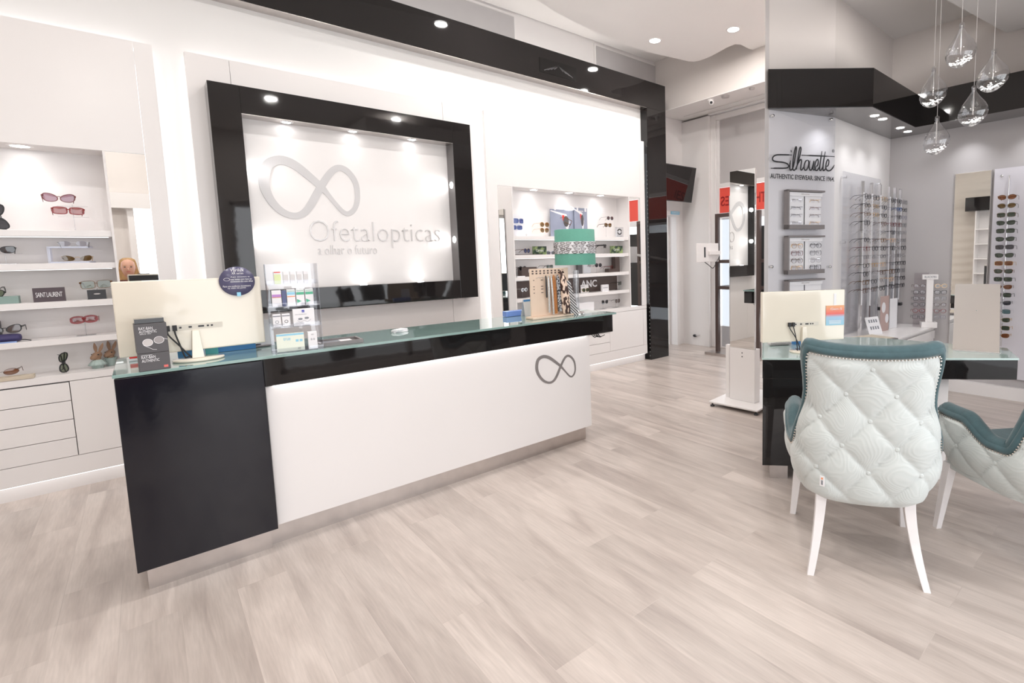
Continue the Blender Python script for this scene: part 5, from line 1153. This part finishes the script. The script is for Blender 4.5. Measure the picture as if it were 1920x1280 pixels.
    def lookup(s, z):
        x = (s+Smax)/(2*Smax)*nS; i0 = int(max(0, min(nS-1, math.floor(x)))); u_ = min(1, max(0, x-i0)); f_ = col_[i0][1]*(1-u_)+col_[i0+1][1]*u_; y_ = col_[i0][2]*(1-u_)+col_[i0+1][2]*u_
        return pos(s, f_, y_, z), (nr[i0]*(1-u_)+nr[i0+1]*u_).normalized()
    prev = lookup(ln[0].x, ln[0].y)[0]; d = 0; cnt = 0
    for i in range(len(ln)-1):
        for q in range(12):
            e_ = ln[i]*(1-q/12)+ln[i+1]*(q/12); p, n = lookup(max(-Smax, min(Smax, e_.x)), e_.y); d += (p-prev).length; prev = p
            if d >= .0125: b.ball(p+n*.005, .0055, 3); d = 0; cnt += 1
    b.build('nailhead_trim', NAIL, t)['kind'] = 'stuff'
    # buttons
    for iu in range(-6, 7):
        for iv in range(-6, 1):
            if (iu+iv) % 2: continue
            s = iu*du_; z = .940+iv*dz_
            if abs(s) > Smax-.05 or z > top(s)-.07 or z < .40 or (z > .9 and abs(s) > .1): continue
            p, n = lookup(s, z); c = MB(M @ frameM(p+n*-.003, n.cross(Vector((0, 0, 1))), Vector((0, 0, 1)))); c.ball((0, 0, 0), .0115, 7, (1, 1, .6)); c.build('button', DAMASK, t)
    # seat, underside, legs
    P_ = [(f_*.90+.02, y_*.86) for s, f_, y_ in col_[::4]]
    MB(M).prism(P_+[(.27, P_[-1][1]*.9), (.27, P_[0][1]*.9)], .335, .42).build('seat_base', DAMASK, t, bevel=.01)
    MB(M).prism([(x, y_*.93) for x, y_ in P_]+[(.29, P_[-1][1]*.9), (.29, P_[0][1]*.9)], .421, .50).build('seat_cushion', VELVET, t, bevel=.02, seg=3)
    def leg(x0_, y0_, x1_, y1_, w0, w1, curve):
        rs = []
        for k in range(9):
            v = k/8; w_ = (w0*(1-v)+w1*v)/2; x = x0_+(x1_-x0_)*(v**curve); y = y0_+(y1_-y0_)*(v**curve); z = .36*(1-v)
            rs.append([(x-w_, y-w_, z), (x+w_, y-w_, z), (x+w_, y+w_, z), (x-w_, y+w_, z)])
        MB(M).rings(rs, False, True, False).build('leg', LEGW, t, bevel=.002)
    leg(-.185, .175, -.268, .222, .046, .028, 1.6); leg(-.185, -.175, -.268, -.232, .046, .028, 1.6)
    leg(.235, .245, .272, .275, .045, .028, 1); leg(.235, -.245, .272, -.262, .045, .028, 1)
    return t, M
t, MCH = chair('tufted pale green armchair with teal velvet rim, back to the room', (2.40, .93), math.atan2(.5, .866))
# small sewn tag
MT = MCH @ Matrix.Translation((-.275, .175, .44)) @ Matrix.Rotation(-PI/2-.45, 4, 'Z') @ Matrix.Rotation(0, 4, 'X')
p = None
tgc = MB(MT); tgc.box(-.010, .010, -.016, -.013, -.022, .022); o = tgc.build('sewn_label', PAPER, t); 
tgc = MB(MT); tgc.box(-.004, .004, -.0165, -.016, -.016, .004); tgc.build('label_print', PRINT, t); tgc = MB(MT); tgc.box(-.004, .004, -.0165, -.016, .008, .016); tgc.build('label_mark', ORANGE, t)
chair('second tufted armchair cut off by the picture edge beside the first', (2.93, .33), math.atan2(.80, .60))

# ------------------------------------------------------------------ mirror stand (white, on feet)
ms = thing('mirror_stand', 'white floor standing mirror column on a flat base plate', 'mirror stand', (4.05, 2.6, 0))
MB().prism([(3.79, 2.83), (3.83, 2.34), (4.50, 2.40), (4.46, 2.90)], .035, .05).build('base_plate', LAC, ms, bevel=.003)
for x, y in ((3.82, 2.81), (3.86, 2.37), (4.44, 2.86), (4.46, 2.42)): MB().lathe([(.02, 0), (.02, .012), (.008, .014), (.008, .036)], 14, (x, y, 0)).build('foot', DARK, ms)
MB().box(4.0, 4.09, 2.473, 2.742, .05, .548).build('lower_column', LAC, ms, bevel=.003)
MB().box(4.01, 4.03, 2.476, 2.740, .549, 2.16).build('column', SILVER, ms, bevel=.003)
MB().box(3.999, 4.0095, 2.478, 2.735, .55, 2.165).build('mirror_glass', MIRROR, ms)
for y in (2.470, 2.739): MB().box(3.998, 4.008, y-.003, y+.003, .62, 1.95).build('edge_light', CHROME, ms)
b = MB()
for z in (.505, .470): b.box(3.998, 4.0, 2.60, 2.61, z-.005, z+.005)
b.build('screws', DARK, ms)
MB().box(4.02, 4.06, 2.76, 2.80, .05, .56).build('grey_side_post', LAC, ms)

# black window display stand with shelves
bs = thing('window_stand', 'tall black framed display stand with brown shelves by the window', 'display stand', (6.0, 4.0, 0))
b = MB(); b.box(5.93, 5.98, 4.255, 4.305, .035, 1.98); b.box(5.93, 5.98, 3.60, 3.65, .035, 1.98); b.box(5.93, 5.98, 3.65, 4.255, 1.93, 1.98); b.build('frame', BROWN, bs)
MB().box(5.80, 6.15, 3.55, 4.40, 0, .035).build('base_plate', STEEL, bs)
for z in (1.295, .93): MB().box(5.90, 6.2, 3.65, 4.255, z, z+.045).build('shelf', BROWN, bs)
MB().box(6.02, 6.03, 3.65, 4.255, .10, 1.92).build('white_backing', clear('frosted_backing', (.85, .86, .88), 1.3, .3, .1), bs)
# red window banner with reversed writing
rb = thing('window_banner', 'red banner with reversed lettering in the upper window', 'banner', (6.39, 3.8, 2.04)); MB().box(6.392, 6.398, 2.3, 4.55, 2.03, 2.395).build('banner_sheet', REDW, rb)
REDD = mat('dark_red_print', (.35, .02, .02), .5); 
for s_, px, wd in (('SEI', 1362, .20), ('TH', 1426, .16)):
    a = onX(6.39, px, 378 if px < 1400 else 371)
    text('lettering', s_ if s_ == 'TH' else 'IES', rb, REDD, (6.389, a.y, 2.13), (0, 1, 0), (0, 0, 1), wd, .14, .002, 'C', .01)
MB().box(6.392, 6.398, 2.3, 4.55, 1.93, 2.029).build('white_border', PAPER, rb)
# framed portrait poster hanging in the window (seen in the glossy post)
pp = thing('window_poster', 'dark window poster of a face wearing big sunglasses reflected in the post', 'poster', (6.33, 3.4, 1.0)); MB().box(6.33, 6.34, 2.95, 3.95, .55, 1.80).build('poster_sheet', mat('poster_charcoal', (.02, .02, .02), .5), pp)
b = MB(frameM((6.329, 3.45, 1.25), (0, -1, 0), (0, 0, 1))); b.ball((0, 0, 0), .30, 14, (.75, 1.1, .01)); b.build('printed_face', mat('face_grey', (.30, .28, .27), .6), pp)
b = MB(frameM((6.327, 3.45, 1.32), (0, -1, 0), (0, 0, 1))); b.ball((-.13, 0, 0), .13, 10, (1, .85, .01)); b.ball((.13, 0, 0), .13, 10, (1, .85, .01)); b.build('printed_sunglasses', DARK, pp)

# hanging television, camera dome, detectors
tv = thing('wall_television', 'tilted flat television hanging from the corridor corner', 'television', (6.0, 5.0, 2.5))
tr = onY(4.80, 1306, 315); br_ = onX(tr.x, 1297, 380); Mv = frameM(br_, (1, 0, 0), tr-br_); hv = (tr-br_).length
b = MB(Mv); b.box(-1.05, 0, 0, hv, -.04, -.001); b.build('casing', DARK, tv, bevel=.004); MB(Mv).box(-1.04, -.012, .012, hv-.012, 0, .002).build('screen', BLACK, tv)
MB().tube([(tr.x-.5, tr.y+.05, tr.z-.2), (tr.x-.5, 5.19, tr.z-.1)], .02, 8).build('wall_arm', DARK, tv)
p = onZ(3.50, 1333, 190); sc_ = thing('security_camera', 'white dome security camera above the window', 'security camera', (p.x+.3, p.y+.12, 3.5)); q = onZ(3.487, 1333, 186)
MB().lathe([(.045, 0), (.045, -.02), (.02, -.035)], 20, q).build('mount', LAC, sc_); MB().ball((q.x-.03, q.y-.03, q.z-.055), .035, 10).build('camera_head', LAC, sc_); MB().ball((q.x-.055, q.y-.045, q.z-.062), .018, 8).build('camera_lens', DARK, sc_)
for lab, px, py in (('round white smoke detector next to the dome camera', 1360, 180), ('small white ceiling sensor farthest from the dome camera', 1410, 165)):
    q = onZ(3.487, px, py); t = thing('smoke_detector', lab, 'detector', q); MB().lathe([(.055 if px < 1400 else .035, 0), (.05 if px < 1400 else .03, -.018), (.001, -.022)], 20, q).build('detector_body', SILVER, t)
# tablet on arm by the window
ta = thing('tablet_arm', 'white tablet seen from behind on a bracket arm with cables', 'tablet', (5.45, 4.0, 1.4))
a = onY(4.0, 1305, 493); c = onY(4.0, 1350, 455); Mt2 = frameM(((a.x+c.x)/2-.02, 4.0, (a.z+c.z)/2), (1, -.12, .0), (.12, .0, 1))
MB(Mt2).box(-.20, .20, -.12, .12, -.01, .01).build('tablet_back', LAC, ta, bevel=.006); MB(Mt2).box(-.07, -.045, -.06, .07, .0105, .014).build('slot', DARK, ta); MB(Mt2).box(-.0, .20, -.03, .02, .011, .05).build('bracket', LAC, ta, bevel=.004)
b = MB(Mt2); b.tube(smooth_closed([(-.06, -.12, .01), (.0, -.16, .02), (.08, -.20, .02), (.14, -.12, .03), (.2, -.05, .03)], 5, False), .005, 6); b.build('cable', CABLE, ta)
b = MB(); q = Mt2 @ Vector((.2, 0, .03)); b.tube([q, (5.90, 4.28, 1.34)], .018, 8); b.build('arm', LAC, ta)
# door in the corridor, blue plate, socket
dr = MB(); dr.box(6.08, 6.12, 5.31, 6.05, 0, 2.02); d_o = dr.build('door_2', LAC, kind=S); MB().box(6.06, 6.08, 5.95, 5.98, .98, 1.10).build('door_handle', DARK, d_o)
b = MB(); b.box(6.12, 6.19, 5.17, 5.31, 0, 2.03); b.box(5.50, 6.19, 5.17, 5.2, 2.03, 2.10); b.build('trim_3', LAC, kind=S)
t = thing('door_sign', 'small blue and white sign plate above the corridor door', 'sign', (6.08, 5.17, 2.045)); MB().box(5.99, 6.19, 5.160, 5.168, 2.045, 2.092).build('plate', CYAN, t); text('lettering', 'GABINETE', t, PAPER, (6.09, 5.159, 2.06), (1, 0, 0), (0, 0, 1), .15, .02, .001, 'C')
q = onX(6.30, 1303, 629); t = thing('wall_plug', 'small black plug low on the window pier', 'plug', (6.30, q.y, q.z)); MB().ball((6.295, q.y, q.z), .022, 8, (1, 1.6, 1)).build('plug_body', DARK, t); MB().tube([(6.29, q.y, q.z), (6.28, q.y-.06, q.z+.01), (6.30, q.y-.10, q.z+.02)], .006, 6).build('cord', SILVER, t)

# ------------------------------------------------------------------ pendants
CRY = mat('crystal_chips', (.90, .89, .88), .25, emit=(1, .98, .95), estr=.7)  # emission stands in for the inner lamp's light on the chips
pend = [('topmost glass drop pendant above the desk', 1802, 47, 127, 50), ('glass drop pendant closest to the partition corner', 1750, 129, 201, 46), ('glass drop pendant nearest the picture edge', 1862, 96, 172, 52), ('glass drop pendant hanging low before the black soffit', 1825, 164, 237, 48), ('lowest glass drop pendant below the others', 1756, 221, 290, 44)]
for i, (lab, px, y0, y1, wpx) in enumerate(pend):
    D = FPX*.135/wpx; ct = CP+ray(px, (y0+y1)/2)*D; hgt = (y1-y0)/FPX*D*.98
    base = Vector((ct.x, ct.y, ct.z-hgt/2)); M = Matrix.Translation(base) @ Matrix.Rotation(1.2*i, 4, 'Z') if 0 else Matrix.Translation(base)
    t = thing('glass_pendant', lab, 'pendant lamp', base, group='clear glass drop pendants')
    prof = [(.0, .0), (.30, .02), (.60, .09), (.88, .20), (1.0, .33), (.95, .45), (.76, .58), (.50, .70), (.27, .82), (.15, .90), (.11, .96), (.12, 1.0)]
    rs = []; R0 = .135/2; n = 32
    for r, z in prof:
        sh_ = .10*math.sin(PI*min(1, z/.75))*0
        rs.append([(R0*r*math.cos(2*PI*k/n), R0*r*math.sin(2*PI*k/n), hgt*z+(R0*r*.22)*(math.cos(2*PI*k/n)*_r.x+math.sin(2*PI*k/n)*_r.y)*(1-z)) for k in range(n)])
    b = MB(M); b.rings(rs, False, False, True); b.build('glass_drop', PENDG, t)
    b = MB(M); random.seed(i)
    for k in range(60):
        a_ = random.random()*2*PI; rr = R0*.72*math.sqrt(random.random()); x, y = rr*math.cos(a_), rr*math.sin(a_); s_ = .006
        z = hgt*.10+(x*_r.x+y*_r.y)*.2+random.random()*.014-.004+.12*(rr/R0)**2*hgt
        b.ball((x, y, z), s_, 2, (1.2, .9, .8))
    o = b.build('crystal_chips', CRY, t); o['kind'] = 'stuff'
    MB(M).tube([(0, 0, hgt*.30), (0, 0, hgt*.98)], .004, 8).build('lamp_tube', CHROME, t); MB(M).lathe([(.012, hgt*.93), (.012, hgt*1.02), (.004, hgt*1.05)], 14).build('cap', SW, t)
    MB(M).tube([(0, 0, hgt*1.04), (0, 0, 3.3-base.z if (base.x < 5.70 and base.y < 1.05 and base.x > 2.5 and base.y > -.8) else 3.585-base.z)], .0012, 5).build('cable', SILVER, t)

# ------------------------------------------------------------------ ceiling lamps
DLP = [onZ(3.9, 1228, 76), onZ(3.9, 1375, 55), Vector((2.50, 4.12, 3.9)), Vector((3.3, 2.8, 3.9)), Vector((1.6, 2.8, 3.9)), Vector((.2, 2.8, 3.9)), Vector((-1.0, 2.9, 3.9)), Vector((4.4, 2.75, 3.9))]
DLL = [Vector((x, y, 3.585)) for x in (-1.8, -.2, 1.4, 3.0, 4.6) for y in (-.3, 1.1)]
names_ = ['nearest the black post', 'closer to the partition top edge']
for i, p in enumerate(DLP+DLL):
    t = thing('downlight', ('round recessed downlight in the curved ceiling %s' % names_[i]) if i < 2 else 'round recessed ceiling downlight over the shop floor', 'downlight', p, group=None if i < 2 else 'recessed downlights outside the picture')
    MB().lathe([(.062, -.003), (.078, -.006), (.082, 0)], 28, p).build('trim_ring', LAC, t); MB().lathe([(.001, -.006), (.062, -.004), (.062, -.003)], 28, p).build('light_face', emis('downlight_face_%d' % i, (1, .98, .95), 12) if i == 0 else bpy.data.materials['downlight_face_0'], t)
    area('downlight_lamp', (p.x, p.y, p.z-.02), (0, 0, 0), .12, .12, 12, (1, .965, .93), 'DISK')
for x, y in ((4.75, 1.80), (5.1, 1.80), (5.69, 1.3), (5.69, .8)): spot((x, y, 2.57), 10, 1.9, 1, (.97, .98, 1))
spot((4.30, 1.93, 2.57), 6, 2.2, 1, (.97, .98, 1)); spot((5.45, 1.80, 2.57), 8, 1.9, 1, (.97, .98, 1))

va = onY(4.70, 1012, 133); vb = onY(4.70, 1080, 128); vc = (va+vb)/2; vw = (vb.x-va.x)/2
MB().box(va.x, vb.x, 4.6965, 4.6998, vc.z-.075, vc.z+.075).build('chevron_plate', mat('satin_black', (.012, .011, .011), .12, spec=.4), pf)  # dark plate under the chevron bands on the beam face
for k in range(4):
    q = vw*(.78-.18*k); h_ = .055-.028*k; b = MB(); zb = vc.z-.05+.012*k
    ribbon(b, [(vc.x-q, 4.6962, zb), (vc.x, 4.6962, zb+.085-.012*k), (vc.x+q, 4.6962, zb)], .008, False, (0, -1, 0), .003); b.build('chevron_band', DGREY, pf)
# cords hanging under the counter overhang
t = thing('cord_bundle', 'tangled black cords hanging under the counter overhang', 'cable'); b = MB(); random.seed(5)
for k in range(7):
    p = onY(3.2, 1108+k*2.2, 628); b.tube(smooth_closed([(p.x, 3.2+.01*k, .826), (p.x+.01*math.sin(k), 3.2, .79), (p.x+.05*random.random(), 3.19, .755), (p.x+.02+.06*random.random(), 3.2, .745+.02*random.random())], 4, False), .0035, 5)
b.build('cords', CABLE, t)
# ------------------------------------------------------------------ shelving on the left wall (seen in mirrors)
sv = thing('shelf_unit', 'white shelving unit with bags seen in the alcove mirror', 'shelving', (-3.1, 1.6, 0))
b = MB(); b.box(-3.3, -3.28, .2, 3.1, 0, 2.3)
for y in (.2, 1.15, 2.1, 3.08): b.box(-3.28, -2.95, y, y+.02, 0, 2.3)
b.build('shelf_frame', LAC, sv)
for z in (.4, .8, 1.15, 1.5, 1.85): MB().box(-3.28, -2.95, .22, 3.08, z, z+.025).build('shelf', LAC, sv)
MB().box(-3.3, -2.9, .0, 3.3, 2.3, 2.62).build('fascia', BLACK, sv)
# ------------------------------------------------------------------ photographer reflected in the mirror strip
def person():
    t = thing('person', 'person with long blond hair and a dark top holding a camera, seen in the mirror', 'person', (-.14, -.30, 0))
    cx, cy, cz = -.145, -.20, 1.425
    b = MB()
    # torso, neck and head as one surface of rings (front faces +y)
    R = [(-.30, .16, .10, .45), (-.30, .17, .115, .75), (-.30, .15, .10, .98), (-.30, .175, .115, 1.10), (-.29, .19, .11, 1.20), (-.28, .15, .08, 1.255), (-.25, .062, .058, 1.285), (-.225, .05, .052, 1.315), (-.205, .052, .065, 1.335), (cy, .062, .083, 1.365), (cy-.003, .072, .094, 1.41), (cy-.005, .074, .097, 1.455), (cy-.01, .068, .090, 1.50), (cy-.012, .045, .062, 1.535), (cy-.012, .012, .015, 1.548)]
    b.rings([[(cx+rx*math.cos(2*PI*k/20), y+ry*math.sin(2*PI*k/20), z) for k in range(20)] for y, rx, ry, z in R])
    # arms joined at the shoulders, hands with five fingers around the camera
    for s in (-1, 1):
        sx = cx+s*.17
        b.tube([(sx-.02*s, -.29, 1.21), (sx+.03*s, -.28, 1.12), (sx+.05*s, -.22, 1.02), (cx+.15+s*.10, -.16, 1.17), (cx+.15+s*.075, -.13, 1.27)], [.052, .048, .042, .033, .026], 12)
        hx = cx+.15+s*.072
        b.ball((hx, -.125, 1.29), .036, 8, (.55, .8, 1.1))
        for k, ln in enumerate((.062, .070, .066, .052)):
            z = 1.315-.017*k; b.tube([(hx, -.11, z), (hx-s*.004, -.075, z+.004), (hx-s*ln*.5, -.060, z+.004), (hx-s*ln*.8, -.066, z)], [.009, .0085, .008, .006], 8)
        b.tube([(hx, -.14, 1.30), (hx-s*.02, -.155, 1.32), (hx-s*.04, -.158, 1.33)], [.011, .010, .008], 8)
    b.build('body', SKIN, t)
    b = MB(); b.ball((cx, cy+.098, 1.405), .012, 8, (.8, 1.2, 1.5)); b.build('nose', SKIN, t)
    for s in (-1, 1):
        MB().ball((cx+s*.030, cy+.083, 1.437), .011, 8, (1.2, .6, .6)).build('eye', DARK, t); MB().ball((cx+s*.030, cy+.086, 1.458), .014, 6, (1.2, .3, .2)).build('eyebrow', HAIR, t)
        MB().ball((cx+s*.076, cy-.005, 1.42), .018, 8, (.35, .7, 1.2)).build('ear', SKIN, t)
    MB().ball((cx, cy+.084, 1.372), .018, 8, (1.2, .4, .35)).build('mouth', mat('lips', (.50, .13, .11), .4), t)
    b = MB(); b.rings([[(cx+rx*math.cos(2*PI*k/24), cy-.035+ry*math.sin(2*PI*k/24)-(.02 if math.sin(2*PI*k/24) > .3 else 0), z) for k in range(24)] for rx, ry, z in ((.125, .05, 1.20), (.12, .06, 1.28), (.105, .07, 1.36), (.095, .085, 1.43), (.088, .10, 1.49), (.078, .10, 1.535), (.045, .07, 1.56), (.01, .02, 1.565))]); b.build('hair', HAIR, t)
    b = MB(); b.rings([[(cx+rx*math.cos(2*PI*k/24), y+ry*math.sin(2*PI*k/24), z) for k in range(24)] for y, rx, ry, z in ((-.30, .185, .13, .42), (-.30, .185, .13, .75), (-.30, .165, .115, .98), (-.30, .19, .13, 1.10), (-.29, .205, .125, 1.20), (-.28, .16, .095, 1.262))]); b.build('top_garment', SHIRT, t)
    for s in (-1, 1): MB().tube([(cx+s*.075, -.30, .46), (cx+s*.085, -.29, .25), (cx+s*.09, -.31, .05)], [.085, .062, .045], 12).build('trouser_leg', DARK, t); MB().ball((cx+s*.09, -.26, .035), .045, 8, (.9, 2.2, .75)).build('shoe', DARK, t)
    return t
person()
ca = thing('photo_camera', 'black camera held in front of the blond person, seen in the mirror', 'camera', (.005, -.10, 1.28)); b = MB(); b.box(-.055, .065, -.13, -.075, 1.265, 1.345); b.build('camera_body', DARK, ca, bevel=.006); MB(frameM((.005, -.075, 1.305), (1, 0, 0), (0, 0, 1))).lathe([(.03, .0), (.034, -.03), (.034, -.055), (.028, -.056)], 24).build('camera_lens', DARK, ca)
